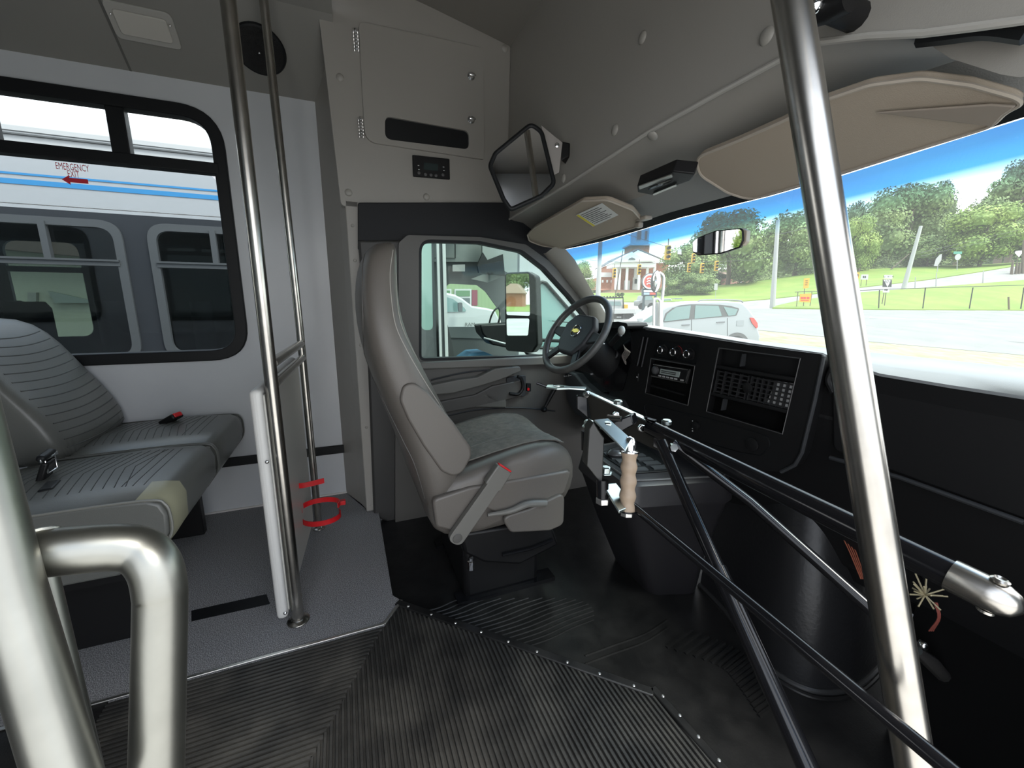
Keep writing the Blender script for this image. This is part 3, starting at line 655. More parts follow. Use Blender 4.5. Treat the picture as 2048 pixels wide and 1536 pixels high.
# body: near edge curve lofted to the far edge under the glass
near = [(1128, 658), (1180, 650), (1240, 648), (1300, 655), (1400, 670), (1500, 686), (1600, 700), (1645, 706), (1700, 728), (1760, 747), (1900, 770), (2048, 792), (2200, 815)]
rows = []; rowf = []
for i, (a, b) in enumerate(near):
    p = dx(a, b); 
    if i == 0: p = V((DX, 1.83, p.z))
    far_z = .868; q = V((1.37, p.y*1.0, .862 if p.y < 1.3 else .862))
    lip = V((p.x+.03, p.y, max(p.z+.006, .858))); mid = V((1.22, p.y, .868 if p.y < 1.3 else .885))
    rows.append([q+V((0, 0, -.1)), q, mid, lip, p, p+V((-.001, 0, -.006))]); rowf.append([p+V((-.0, 0, -.006)), V((DX+.012, p.y, p.z-.10)), V((DX+.04, p.y, .50)), V((DX+.13, p.y, .26))])
MB().grid(rows).build('top_cover', dtop, db, ang=50); MB().grid(rowf).build('front_skin', blackp, db, ang=50)
MB().bx(1.2, 1.75, -.11, .42, -.045, .60).build('dark_filler', voidb, db)  # added black box over the lit floor, stands in for the dark corner
body = [(DX+.01, .72), (DX+.03, .50), (DX+.10, .30), (DX+.5, .26), (DX+.5, .78)]
MB().prism([(x_+.004, .11, z_) for x_, z_ in body], (0, 1.74, 0)).build('lower_body', blackp, db, bevel=.01)
# centre console face
X1 = DX-.012
face = [dx(x_, y_, X1) for x_, y_ in ((1246, 668), (1290, 659), (1400, 674), (1500, 690), (1600, 703), (1648, 709), (1652, 722), (1632, 800), (1606, 905), (1592, 930), (1560, 944), (1520, 940), (1440, 905), (1330, 868), (1240, 838), (1212, 812), (1222, 770), (1245, 755), (1262, 700))]
clim = [dx(x_, y_, X1) for x_, y_ in ((1311, 680), (1401, 688), (1392, 729), (1303, 713))]
rad = [dx(x_, y_, X1) for x_, y_ in ((1302, 717), (1390, 732), (1376, 811), (1291, 786))]
vent = [dx(x_, y_, X1) for x_, y_ in ((1438, 696), (1601, 717), (1565, 868), (1413, 823))]
slt = [dx(x_, y_, X1) for x_, y_ in ((1281, 673), (1299, 675), (1286, 735), (1269, 731))]
MB().prism(rpoly(face, .02, 4), (.03, 0, 0), holes=[clim, rad, vent, slt]).build('centre_face', blackp, db, bevel=.0025)
MB().tube([dx(x_, y_, X1-.002) for x_, y_ in ((1648, 712), (1630, 800), (1604, 905), (1590, 930), (1562, 944))], .005, 8).build('edge_trim', darkp, db)
bz = MB()
for hole in (rad, vent): bz.tube(hole+[hole[0]], .0022, 6)
bz.build('bezel_line', M('bezel_edge', (.06, .06, .06), .35), db)
def rec(pts, depth, mat, name, par=db): return MB().prism([p+V((depth, 0, 0)) for p in pts], (.002, 0, 0)).build(name, mat, par)
rec(slt, .012, blackp, 'vent_slot'); 
sb = MB()
for a in (.25, .75): sb.tube([slt[0].lerp(slt[1], a)+V((.004, 0, 0)), slt[3].lerp(slt[2], a)+V((.004, 0, 0))], .003, 6)
sb.build('vent_blade', M('vent_grey', (.075, .075, .08), .35), db)
cp_ = rec(clim, .012, frameb, 'climate_panel')
for (x_, y_) in ((1329, 700), (1355, 704), (1382, 708)):
    c = dx(x_, y_, X1+.012); k = MB().lathe([(.021, 0), (.021, .004), (.016, .006), (.014, .02), (.012, .022), (0, .022)], c, (-1, 0, 0), 24).build('knob', blackp, cp_)
    rg = MB().tube([c+V((-.0225, .0125*math.cos(a_), .0125*math.sin(a_))) for a_ in [2*PI*i/20 for i in range(20)]], .0016, 6, closed=True).build('knob_ring', chrome, cp_)
MB().tube(arc(dx(1355, 704, X1+.0105), .022, -.1, 1.6, 12, (0, -1, 0), (0, 0, 1)), .0009, 5).build('heat_arc', M('dim_red', (.30, .02, .025), .5), cp_)
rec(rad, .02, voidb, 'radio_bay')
rp = [dx(x_, y_, X1+.004) for x_, y_ in ((1306, 727), (1381, 738), (1373, 768), (1301, 753))]
rd = MB().prism(rpoly(rp, .004), (.02, 0, 0)).build('radio', blackp, db, bevel=.002)
def rxy(u, v, d=.003):
    a = rp[0].lerp(rp[1], u); b = rp[3].lerp(rp[2], u); return a.lerp(b, v)-V((d, 0, 0))
MB().prism([rxy(.26, .28, 0), rxy(.78, .28, 0), rxy(.78, .66, 0), rxy(.26, .66, 0)], (-.003, 0, 0)).build('display', lcd, rd)
MB().lathe([(.016, 0), (.015, .008), (.009, .012), (0, .013)], rxy(.12, .45, 0), (-1, 0, 0), 20).build('volume_knob', M('knob_silver', (.16, .16, .165), .3, .6), rd)
fb = MB(); fb.prism([rxy(.02, .04, 0), rxy(.98, .04, 0), rxy(.98, .10, 0), rxy(.02, .10, 0)], (-.002, 0, 0)); fb.prism([rxy(.02, .9, 0), rxy(.98, .9, 0), rxy(.98, .97, 0), rxy(.02, .97, 0)], (-.002, 0, 0)); fb.prism([rxy(.96, .04, 0), rxy(.98, .04, 0), rxy(.98, .97, 0), rxy(.96, .97, 0)], (-.002, 0, 0))
fb.build('trim_ring', chrome, rd)
for u in (.28, .39, .50, .61, .72, .88): MB().box(rxy(u, .80), (.004, .012, .005)).build('radio_button', M('button_silver', (.4, .4, .4), .35), rd)
tx = MB()
for v_ in (.38, .5): tx.prism([rxy(.30, v_, .004), rxy(.70, v_, .004), rxy(.70, v_+.05, .004), rxy(.30, v_+.05, .004)], (-.0005, 0, 0))
tx.build('display_text', ink, rd)
MB().box((dx(1335, 780, X1+.008)), (.010, .17, .006)).build('pocket_lip', blackp, db)
# big vent stack
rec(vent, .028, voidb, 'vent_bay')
def vxy(u, v, d=0): return vent[0].lerp(vent[1], u).lerp(vent[3].lerp(vent[2], u), v)+V((d, 0, 0))
for v_ in (.255, .68):
    MB().prism([vxy(0, v_), vxy(1, v_-.01), vxy(1, v_+.045), vxy(0, v_+.055)], (.024, 0, 0)).build('shelf', blackp, db, bevel=.003)
for v_, u in ((.14, .33), (.84, .2)): MB().prism([vxy(u, v_-.1), vxy(u+.012, v_-.1), vxy(u+.012, v_+.08), vxy(u, v_+.08)], (.02, 0, 0)).build('divider', darkp, db)
for u0, u1, nm in ((.03, .46, 'air_vent'), (.50, .98, 'air_vent')):
    g = MB(); 
    for k in range(6): v_ = .34+k*.062; g.prism([vxy(u0, v_, .006), vxy(u1, v_, .006), vxy(u1, v_+.018, .006), vxy(u0, v_+.018, .006)], (.012, 0, 0))
    for k in range(5 if u0 < .4 else 8): u = u0+(u1-u0)*k/(4 if u0 < .4 else 7); g.prism([vxy(u, .33, .003), vxy(u+.012, .33, .003), vxy(u+.012, .68, .003), vxy(u, .68, .003)], (.012, 0, 0))
    g.build(nm, M('vent_black', (.022, .022, .023), .35), db)
MB().prism([vxy(.76, .34, .014), vxy(.985, .335, .014), vxy(.985, .66, .014), vxy(.72, .66, .014)], (.002, 0, 0)).build('duct_light_cells', M('duct_daylight', (.75, .75, .73), .5), db)  # pale sheet painted for the light showing through the vent cells
MB().lathe([(.016, 0), (.016, .004), (.012, .006), (0, .006)], vxy(.48, .50, .006), (-1, 0, 0), 20).build('vent_hub', blackp, db)
# ash drawer outline, dial, outlets
lp_ = rpoly([dx(x_, y_, X1-.001) for x_, y_ in ((1285, 805), (1430, 840), (1535, 872), (1542, 890), (1522, 912), (1480, 905), (1300, 855))], .02)
MB().prism(lp_, (.006, 0, 0)).build('drawer', blackp, db, bevel=.003); MB().tube(lp_, .0012, 5, closed=True).build('drawer_seam', frameb, db)
MB().lathe([(.020, 0), (.020, .004), (.016, .006), (0, .006)], dx(1505, 889, X1-.002), (-1, 0, 0), 20).build('drawer_latch', blackp, db)
MB().lathe([(.014, 0), (.014, .010), (.010, .012), (0, .012)], dx(1394, 851, X1), (-1, 0, 0), 16).build('dimmer_dial', blackp, db)
mk = MB()
for k in range(5): mk.box(dx(1385, 842+k*5, X1-.002), (.001, .004, .003))
mk.build('dial_mark', whitep, db)
MB().box(dx(1274, 754, X1), (.008, .022, .034)).build('switch', blackp, db, bevel=.003); MB().ball(dx(1274, 754, X1-.005), .003, 5).build('switch_lamp', whitep, db)
MB().box(dx(1283, 838, X1), (.02, .018, .03)).build('hood_clip', darkp, db, bevel=.003)
# instrument hood and cavity
hp_ = [dx(x_, y_, 1.02) for x_, y_ in ((1136, 668), (1150, 654), (1178, 647), (1235, 643), (1252, 646), (1256, 652), (1252, 658), (1235, 656), (1180, 660), (1152, 668))]
MB().prism(rpoly(hp_, .008, 3), (.10, 0, 0)).build('instrument_hood', blackp, db, bevel=.006, seg=3)
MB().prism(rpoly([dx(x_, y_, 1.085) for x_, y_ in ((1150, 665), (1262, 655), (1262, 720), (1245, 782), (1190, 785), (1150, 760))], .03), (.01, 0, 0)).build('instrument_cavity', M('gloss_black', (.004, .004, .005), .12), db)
kb = [dx(x_, y_, 1.04) for x_, y_ in ((1128, 742), (1150, 748), (1166, 768), (1192, 790), (1232, 802), (1240, 818), (1235, 850), (1180, 845), (1150, 830), (1132, 800))]
MB().prism(rpoly(kb, .015), (.10, 0, 0)).build('knee_panel', darkp, db, bevel=.012, seg=3)
for (x_, y_) in ((1133, 752), (1142, 751)): MB().lathe([(.006, 0), (.006, .014), (0, .015)], dx(x_, y_, 1.03), (-1, 0, 0), 10).build('pull_knob', chrome, db)
# passenger side: glove box, black panel
MB().prism(rpoly([dx(x_, y_, DX+.005) for x_, y_ in ((1662, 745), (1700, 752), (2048, 828), (2140, 850), (2140, 1090), (2048, 1040), (1665, 900))], .02), (.03, 0, 0)).build('glove_door', blackp, db, bevel=.008, seg=3)
MB().tube([dx(x_, y_, DX+.0) for x_, y_ in ((1660, 915), (1800, 955), (2048, 1045))], .005, 8).build('panel_edge', darkp, db)
MB().tube(bez([dx(x_, y_, DX-.004) for x_, y_ in ((1668, 735), (1658, 760), (1668, 785))], 5), .009, 10).build('grab_boss', blackp, db)
# column, shifter, wheel
cyw = math.radians(5.5); tl = math.radians(33.1)
WN = V((-math.cos(tl)*math.cos(cyw), -math.cos(tl)*math.sin(cyw), math.sin(tl)))
WC = V((.868, 1.452, .866)); WR = V((0, -1, 0)); WR = (WR-WN*WR.dot(WN)).normalized(); WU = WN.cross(WR)
if WU.z < 0: WU = -WU
def w(a, b, c=0): return WC+WR*a+WU*b+WN*c
sw = thing('steering_wheel', WC-V((0, 0, .16)), 'black steering wheel with round gold emblem on the hub pad', 'steering wheel')
whm = M('wheel_leather', (.050, .050, .048), .42, bump=('noise', 500, .2), noise=(20, 4), col2=(.085, .083, .078))
MB().tube([w(.168*math.cos(a_), .168*math.sin(a_)) for a_ in [2*PI*i/56 for i in range(56)]], .0145, 14, closed=True).build('rim', whm, sw, ang=80)
hub = rpoly([w(x_*1.15, y_*1.2, -.028) for x_, y_ in ((-.085, .035), (-.05, .075), (.05, .075), (.085, .035), (.075, -.03), (.045, -.075), (-.045, -.075), (-.075, -.03))], .03)
hb = MB().prism(hub, WN*.034).build('hub_pad', darkp, sw, bevel=.012, seg=4, ang=60)
for sx_ in (-1, 1):
    MB().prism([w(sx_*.07, .03, -.02), w(sx_*.162, .018, -.010), w(sx_*.164, -.012, -.010), w(sx_*.07, -.03, -.02)], WN*.014).build('spoke', darkp, sw, bevel=.005, seg=3)
    MB().prism([w(sx_*.035, -.06, -.02), w(sx_*.066, -.045, -.02), w(sx_*.112, -.118, -.008), w(sx_*.085, -.138, -.008)], WN*.014).build('spoke', blackp, sw, bevel=.005, seg=3)
em = MB().tube([w(.026*math.cos(a_), .012+.026*math.sin(a_), .008) for a_ in [2*PI*i/28 for i in range(28)]], .0022, 8, closed=True).build('emblem_ring', chrome, sw)
MB().prism([w(x_*1.05, .012+y_*1.05, .006) for x_, y_ in ((-.021, -.006), (-.009, -.006), (-.009, -.009), (.007, -.009), (.008, -.006), (.019, -.006), (.021, .006), (.009, .006), (.008, .009), (-.007, .009), (-.008, .006), (-.019, .006))], WN*.003).build('emblem', gold, em, bevel=.0005)
MB().loft([[w(.085*math.cos(a_)*s_, .085*math.sin(a_)*s_-oy, -c_) for a_ in [2*PI*i/20 for i in range(20)]] for s_, c_, oy in ((.55, .015, 0), (.62, .04, 0), (.75, .09, .005), (.80, .22, .02))]).build('column_shroud', blackp, sw, ang=60)
sh = thing('gear_lever', w(.10, .04, -.10)-V((0, 0, .02)), 'black column gear lever with pale worn tip behind steering wheel', 'lever')
MB().tube([at_d(1222, 688, 1.62), at_d(1240, 668, 1.56)], .011, 12).build('stem', blackp, sh); 
MB().ball(at_d(1243, 661, 1.545), (.012, .016, .018), 8).build('tip', M('worn_tip', (.35, .35, .33), .4), sh)
MB().tube([at_d(1200, 684, 1.62), at_d(1209, 688, 1.62)], .003, 6).build('wiper_stalk', whitep, sh)
ig = thing('ignition_lock', dx(1233, 708, 1.04), 'round ignition lock on the dark steering column shroud', 'lock')
MB().lathe([(.022, 0), (.022, .02), (.017, .024), (.015, .018), (0, .018)], dx(1233, 712, 1.055), (-.9, -.25, .35), 20).build('barrel', blackp, ig)
wr = MB()
for k in range(6): wr.tube(bez([dx(1247+k, 690+k*2, 1.06), dx(1250+2*k, 700+k, 1.05), dx(1244+k, 712+k*2, 1.06), dx(1252, 724+k, 1.06)], 4), .0018, 5)
tag(wr.build('wiring', M('pale_wire', (.25, .22, .2), .5)), 'thin tangled wires hanging beside the ignition lock', 'wires')
# ------------------------------------------------------------------ windshield and header
GT, GB = V((1.035, 0, 1.245)), V((1.385, 0, .80))
wn = V((GB.z-GT.z, 0, GT.x-GB.x)).normalized()
wind = thing('window_2', (1.2, .9, .8), None, None, kind='structure')
gw = bpy.data.materials.new('windshield_glass'); gw.use_nodes = True; nt = gw.node_tree; nt.nodes.remove(nt.nodes['Principled BSDF'])
tr = nt.nodes.new('ShaderNodeBsdfTransparent'); gl = nt.nodes.new('ShaderNodeBsdfGlossy'); gl.inputs['Roughness'].default_value = .01
mx = nt.nodes.new('ShaderNodeMixShader'); mx.inputs[0].default_value = .035
tc = nt.nodes.new('ShaderNodeTexCoord'); sp = nt.nodes.new('ShaderNodeSeparateXYZ'); rp_ = nt.nodes.new('ShaderNodeValToRGB'); mr = nt.nodes.new('ShaderNodeMapRange')
nt.links.new(tc.outputs['Object'], sp.inputs[0]); ma = nt.nodes.new('ShaderNodeMath'); ma.operation = 'MULTIPLY_ADD'; ma.inputs[1].default_value = .03; nt.links.new(sp.outputs['Y'], ma.inputs[0]); nt.links.new(sp.outputs['Z'], ma.inputs[2]); nt.links.new(ma.outputs[0], mr.inputs['Value'])
mr.inputs['From Min'].default_value = .375; mr.inputs['From Max'].default_value = .455   # height above the glass foot
nt.links.new(mr.outputs[0], rp_.inputs['Fac'])
E_ = rp_.color_ramp.elements; E_[0].position = 0; E_[0].color = (.90, .97, .93, 1); E_[1].position = 1; E_[1].color = (.0, .10, .25, 1)
e = E_.new(.25); e.color = (.62, .88, .96, 1); e = E_.new(.62); e.color = (.005, .16, .36, 1)
du = nt.nodes.new('ShaderNodeBsdfTranslucent'); du.inputs[0].default_value = (.9, .95, .9, 1); m2 = nt.nodes.new('ShaderNodeMixShader'); m2.inputs[0].default_value = .042; nt.links.new(tr.outputs[0], m2.inputs[1]); nt.links.new(du.outputs[0], m2.inputs[2])
nt.links.new(rp_.outputs['Color'], tr.inputs[0]); nt.links.new(m2.outputs[0], mx.inputs[1]); nt.links.new(gl.outputs[0], mx.inputs[2]); nt.links.new(mx.outputs[0], nt.nodes['Material Output'].inputs[0])
def gtop(y_):
    bow = .03*(1-((y_-.95)/.9)**2); zt = 1.245+.022*min(1, max(0, (1.6-y_)/.5))+.02*min(1, max(0, (.75-y_)/.4)); return V((GT.x+bow-(zt-1.245)*.8, y_, zt))
rows = []
for j in range(13):
    y_ = 1.86-(1.86-.05)*j/12; bow = .03*(1-((y_-.95)/.9)**2); zt = 1.245+.022*min(1, max(0, (1.6-y_)/.5))+.02*min(1, max(0, (.75-y_)/.4)); rows.append([V((GT.x+bow-(zt-1.245)*.8, y_, zt)), V((GB.x+bow, y_, GB.z))])
MB().grid(rows).build('windshield_pane', gw, wind)
rows2 = [[r[0]+V((-.03, 0, .022)), r[0]+V((-.006, 0, .0))] for r in rows]
MB().grid(rows2, (.004, 0, .004)).build('dark_border', frameb, wind)
HX = .76
fold_px = [(1013, 442), (1060, 413), (1130, 372), (1300, 262), (1430, 190), (1560, 120), (1640, 84), (1740, 72), (1850, 66), (1960, 52), (2048, 40)]
fold = [at_x(a, b, HX) for a, b in fold_px]; fold.append(V((HX, -.12, fold[-1].z+.03)))
hr = MB().grid([[V((HX+.01, p.y, 2.12)), V((HX, p.y, p.z+.3)), V((HX, p.y, p.z+.02)), p] for p in fold], (.02, 0, .0))
hro = hr.build('wall_front', vinyl, ang=60); struct(hro)
LX = .90; low_px = [(1019, 478), (1065, 468), (1140, 436), (1281, 394), (1395, 348), (1560, 268), (1660, 215), (1760, 170), (1870, 135), (1980, 100), (2060, 75)]
low = [at_x(a, b, LX) for a, b in low_px]; low.append(V((LX, -.12, low[-1].z)))
und = MB().grid([[f_, f_.lerp(l_, .5)+V((0, 0, .008)), l_, l_+V((.01, 0, .02))] for f_, l_ in zip(fold, low)], (.01, 0, .02))
o = und.build('trim_9', vinyl, ang=60); struct(o)
o = MB().tube(fold, .0055, 8).build('trim_10', M('vinyl_piping', (.46, .445, .41), .4)); struct(o)
hl = MB().grid([[l_+V((0, 0, .005)), gtop(l_.y)+V((-.028, 0, .020))] for l_ in low], (0, 0, .02))
o = hl.build('trim_11', M('headliner_strip', (.28, .28, .27), .9, bump=('noise', 400, .3)), ang=60); struct(o)
struct(MB().bx(.80, 1.08, -.12, 2.0, 1.55, 1.60).build('ceiling', vinyl_d))
bt_ = None
def btn(mb, p, n): MB().lathe([(0, .006), (.008, .0055), (.013, .003), (.015, 0)], p, n, 18).build('button', vinyl, hro)
for (a, b) in ((1230, 260), (1533, 72), (1285, 75), (1127, 357)): btn(bt_, at_x(a, b, HX-.001), (-1, 0, 0))
un = (fold[3]-low[3]).cross(V((0, 1, 0))).normalized(); un = un if un.z < 0 else -un
for (a, b) in ((1305, 271), (1133, 371), (1063, 415)): btn(bt_, at_p(a, b, (fold[3]+low[3])/2+un*.002, un), un)
# folded flap and dark slot top right
o = MB().tube(bez([at_x(a, b, .79) for a, b in ((1842, 75), (1900, 68), (1980, 58), (2060, 66))], 5), lambda i: .012, 8).build('trim_12', frameb); struct(o)
MBf = MB().prism(rpoly([at_x(a, b, .815) for a, b in ((1850, 85), (1930, 75), (2010, 66), (2060, 75), (2060, 160), (2000, 150), (1900, 118))], .01), (.01, 0, .01)).build('trim_13', vinyl, bevel=.004); struct(MBf)
clp = thing('clamp', at_x(1660, 20, .70), 'dark bracket clamping the slanted entry pole to the header', 'bracket')
MB().tube([at_x(1625, 28, .70), at_x(1660, 18, .70), at_x(1700, -5, .70)], .018, 12).build('body', blackp, clp); MB().tube([at_x(1662, 12, .70), at_x(1662, 12, .70)+V((.066, 0, 0))], .02, 12).build('mount', blackp, clp); MB().ball(at_x(1630, 12, .68), .012, 8).build('bolt', chrome, clp)
# ------------------------------------------------------------------ sun visors
VP0 = V((1.035, 0, 1.225)); vnorm = V((-.30, 0, -1)).normalized()
def vis(name_pts, r): return rpoly([at_p(a, b, VP0, vnorm) for a, b in name_pts], r)
sv = thing('sun_visor', at_p(1160, 450, VP0, vnorm), 'beige fabric sun visor with white warning label above the steering wheel', 'sun visor', 'sun visors')
pp = vis(((1055, 470), (1070, 455), (1165, 402), (1215, 400), (1265, 420), (1282, 440), (1270, 455), (1125, 497), (1085, 492), (1058, 482)), .03)
MB().prism([p-vnorm*0 for p in pp], -vnorm*.016).build('visor_board', beige, sv, bevel=.007, seg=3)
MB().tube([p+vnorm*.0 for p in pp], .0035, 6, closed=True).build('edge_binding', M('visor_binding', (.42, .37, .31), .8), sv)
lb = MB().prism([at_p(a, b, VP0+vnorm*.0015, vnorm) for a, b in ((1152, 430), (1204, 406), (1237, 430), (1186, 453))], vnorm*.0006).build('warning_label', paper, sv)
tx = MB(); A_, B_, C_, D_ = [at_p(a, b, VP0+vnorm*.0022, vnorm) for a, b in ((1157, 430), (1202, 410), (1232, 430), (1187, 449))]
for k in range(8):
    v_ = (k+.5)/8; l = A_.lerp(D_, v_); r_ = B_.lerp(C_, v_); n_ = (D_-A_)*.03; e = .95-.3*random.random()
    tx.prism([l.lerp(r_, .06), l.lerp(r_, e), l.lerp(r_, e)+n_, l.lerp(r_, .06)+n_], vnorm*.0004)
tx.build('label_text', ink, lb)
ys = [at_p(a, b, VP0+vnorm*.0022, vnorm) for a, b in ((1153, 431), (1157, 429), (1190, 451), (1187, 453))]; MB().prism(ys, vnorm*.0004).build('label_stripe', yell, lb)
vm = MB(); c = at_p(1288, 437, VP0-vnorm*.004, vnorm); vm.box(c, (.03, .05, .012)); vm.box(at_p(1278, 450, VP0+vnorm*.008, vnorm), (.02, .022, .018)); vm.build('mount', M('beige_plastic', (.34, .30, .25), .5), sv, bevel=.004)
sv2 = thing('sun_visor', at_p(1700, 300, VP0, vnorm), 'large beige fabric sun visor on the passenger side behind slanted pole', 'sun visor', 'sun visors')
VP1 = V((1.02, 0, 1.235)); vn1 = V((-.45, 0, -1)).normalized()
pts_ = ((1393, 325), (1400, 312), (1480, 280), (1560, 245), (1650, 200), (1740, 170), (1840, 157), (1940, 170), (2030, 195), (2046, 208), (2010, 225), (1985, 252), (1740, 328), (1500, 400), (1455, 385), (1400, 350))
pp = [at_p(a, b, VP1, vn1) for a, b in pts_]
pp = rpoly(pp, .05, 4)
MB().prism(pp, -vn1*.016).build('visor_board', beige, sv2, bevel=.006, seg=3)
MB().tube(pp, .0035, 6, closed=True).build('edge_binding', bpy.data.materials['visor_binding'], sv2)
sb_ = MB(); q = [at_p(a, b, VP1+vn1*.004, vn1) for a, b in ((1750, 222), (1985, 205), (2035, 208), (2008, 226), (1985, 250), (1975, 248))]; sb_.prism(q, vn1*.004); sb_.build('visor_pocket', M('visor_pocket_fabric', (.27, .23, .19), .85), sv2, bevel=.003)
# ------------------------------------------------------------------ passenger-watching mirror on the header
mc = at_d(1048, 333, 1.36); mn = V((-.32, -.90, .10)).normalized()
im = thing('interior_mirror', mc-V((0, 0, .12)), 'large black-rimmed passenger mirror bolted to the padded header', 'mirror')
mp = rpoly([at_p(a, b, mc, mn) for a, b in ((1062, 244), (1086, 262), (1112, 368), (1085, 395), (1020, 424), (1004, 400), (976, 332), (988, 305))], [.03, .04, .03, .03, .02, .03, .03, .03], 5)
MB().prism([p-mn*.012 for p in mp], mn*.012).build('back_shell', blackp, im, bevel=.004)
gi = inset(mp, .013, mn); MB().prism(gi, mn*.002).build('mirror_face', mirrorm, im, smooth=False)
MB().tube([p for p in inset(mp, .006, mn)], .008, 8, closed=True).build('rubber_rim', frameb, im, ang=80)
bk_ = MB(); q = [at_p(a, b, mc-mn*.03, mn) for a, b in ((1082, 250), (1125, 285), (1118, 345), (1108, 350), (1085, 262))]; bk_.prism(q, -mn*.004); bk_.build('bracket_plate', M('grey_bracket', (.34, .32, .30), .45), im, bevel=.001)
e0 = at_p(1124, 290, mc-mn*.03, mn); e1 = V((HX, e0.y+.03, e0.z)); bk_ = MB(); bk_.prism([at_p(a, b, mc-mn*.045, mn) for a, b in ((1122, 282), (1140, 286), (1138, 312), (1122, 322))], (HX-e0.x, .03, 0)); bk_.build('mount_block', blackp, im, bevel=.004)
MB().lathe([(.008, 0), (.008, .004), (.004, .006), (0, .006)], at_p(1114, 291, mc-mn*.028, mn), mn, 14).build('bolt', chrome, im)
# rear-view mirror on the glass
rc = at_x(1436, 484, .99); rn = V((-.975, -.20, -.05)).normalized()
rv = thing('rear_view_mirror', rc-V((0, 0, .03)), 'small black-framed rear-view mirror hanging on the windshield', 'mirror')
rp2 = rpoly([at_p(a, b, rc, rn) for a, b in ((1384, 484), (1392, 476), (1430, 461), (1480, 456), (1486, 460), (1487, 480), (1480, 495), (1440, 508), (1395, 511), (1385, 505))], .006, 3)
MB().prism(rp2, -rn*.014).build('housing', blackp, rv, bevel=.003); MB().prism(inset(rp2, .003, rn), rn*.0015).build('mirror_face', mirrorm, rv, smooth=False)
MB().prism([at_p(a, b, rc-rn*.004, rn) for a, b in ((1482, 456), (1494, 461), (1492, 483), (1484, 492))], -rn*.02).build('end_cap', beige, rv, bevel=.002)
MB().tube([rc-rn*.014+V((0, 0, .01)), rc+V((.055, -.02, .03))], .007, 8).build('stem', blackp, rv)
# map lamp on the header
ml = thing('map_lamp', at_x(1335, 372, .86), 'black rectangular lamp with bare tubes between the two sun visors', 'lamp')
MLn = V((-.3, 0, -1)).normalized(); mp0 = V((.86, 0, 1.275))
def lm_(a, b, o_=0): return at_p(a, b, mp0+MLn*o_, MLn)
MB().prism([lm_(a, b) for a, b in ((1274, 372), (1345, 343), (1390, 348), (1381, 362), (1352, 372), (1306, 391), (1275, 385))], -MLn*.03).build('housing', blackp, ml, bevel=.003)
MB().prism([lm_(a, b, .001) for a, b in ((1278, 371), (1344, 347), (1346, 352), (1280, 377))], MLn*.003).build('rail', alum, ml); MB().prism([lm_(a, b, .001) for a, b in ((1306, 386), (1352, 367), (1354, 370), (1308, 389))], MLn*.003).build('rail', alum, ml)
for k in range(2): MB().tube(bez([lm_(1298+4*k, 378-3*k, .004), lm_(1320, 370-2*k, .006), lm_(1342+3*k, 361-2*k, .004)], 4), .003, 8).build('lamp_tube', chrome, ml)
# ------------------------------------------------------------------ engine cover console
ec = thing('engine_cover', (1.0, 1.05, -.05), 'black moulded engine cover console with ribbed tray top between seat and dashboard', 'console')
def rr4(c4, z, r): return rpoly([(x_, y_, z) for x_, y_ in c4], r, 5)
rg = []
for c4, z, r in (([(.97, 1.26), (.965, 1.02), (1.14, .96), (1.25, 1.3)], -.05, .05), ([(.88, 1.28), (.87, .99), (1.10, .90), (1.25, 1.3)], .16, .05),
                 ([(.795, 1.27), (.775, .945), (1.12, .86), (1.25, 1.3)], .36, .05), ([(.785, 1.28), (.765, .935), (1.13, .85), (1.25, 1.32)], .375, .05), ([(.795, 1.27), (.775, .945), (1.12, .86), (1.25, 1.3)], .44, .05), ([(.81, 1.255), (.79, .96), (1.11, .875), (1.25, 1.29)], .452, .045)):
    rg.append(rr4(c4, z, r))
MB().loft(rg).build('body', M('console_black', (.020, .019, .021), .4, bump=('noise', 400, .08)), ec, ang=40)
tray = MB().prism(rr4([(.83, 1.20), (.82, 1.0), (.98, .965), (1.04, 1.20)], .453, .03), (0, 0, .003)).build('tray', frameb, ec, bevel=.001)
for k in range(5): 
    for jj in range(2): MB().box((.865+jj*.075+.012*k*0, 1.165-k*.038-.012*jj, .458), (.055, .026, .004), Matrix.Rotation(-.2, 3, 'Z')).build('tray_pad', M('tray_rubber', (.05, .055, .06), .5), ec)
MB().tube([rg[-1][0], *rg[-1][1:], rg[-1][0]], .004, 6).build('rim', M('console_rim_plastic', (.07, .07, .07), .25), ec)  # rim tube paler than the console body
mo = MB().ball((.88, 1.14, .468), (.05, .032, .018), 8); tag(mo.build('computer_mouse', M('mouse_black', (.03, .03, .032), .25)), 'small dark rounded object lying on the engine cover tray', 'gadget')
# passenger footwell hump with seal ring, trailing wires
hm = M('footwell_black', (.014, .014, .015), .4, bump=('noise', 90, .25))
hp2 = thing('footwell_hump', (1.25, .62, -.05), 'big rounded black moulded footwell hump below the passenger dashboard', 'housing')
ringp = [at_z(a, b, -.048) for a, b in ((1400, 1170), (1450, 1222), (1500, 1290), (1545, 1340), (1600, 1373), (1650, 1384), (1705, 1375), (1750, 1340), (1790, 1280))]
ringb = bez(ringp, 4); cc = V((1.32, .80, .45)); rows = []
for k in range(9):
    t_ = k/8; f_ = 1-.55*t_**1.6; rows.append([V((cc.x+(p.x-cc.x)*f_, cc.y+(p.y-cc.y)*f_, p.z+.62*t_**.8)) for p in ringb])
MB().grid(rows).build('shell', hm, hp2, ang=80)
MB().tube(ringb, .011, 10).build('seal_ring', M('seal_grey', (.03, .03, .03), .35), hp2); MB().tube([p+V((-.014, -.014, -.002)) for p in ringb], .006, 8).build('seal_ring', rubber, hp2)
wm = MB()
for k in range(4): wm.tube([at_d(1676+5*k, 1054+k, 1.1), at_d(1700+4*k, 1105, 1.05), at_d(1722+3*k, 1158, 1.0)], .0015, 6)
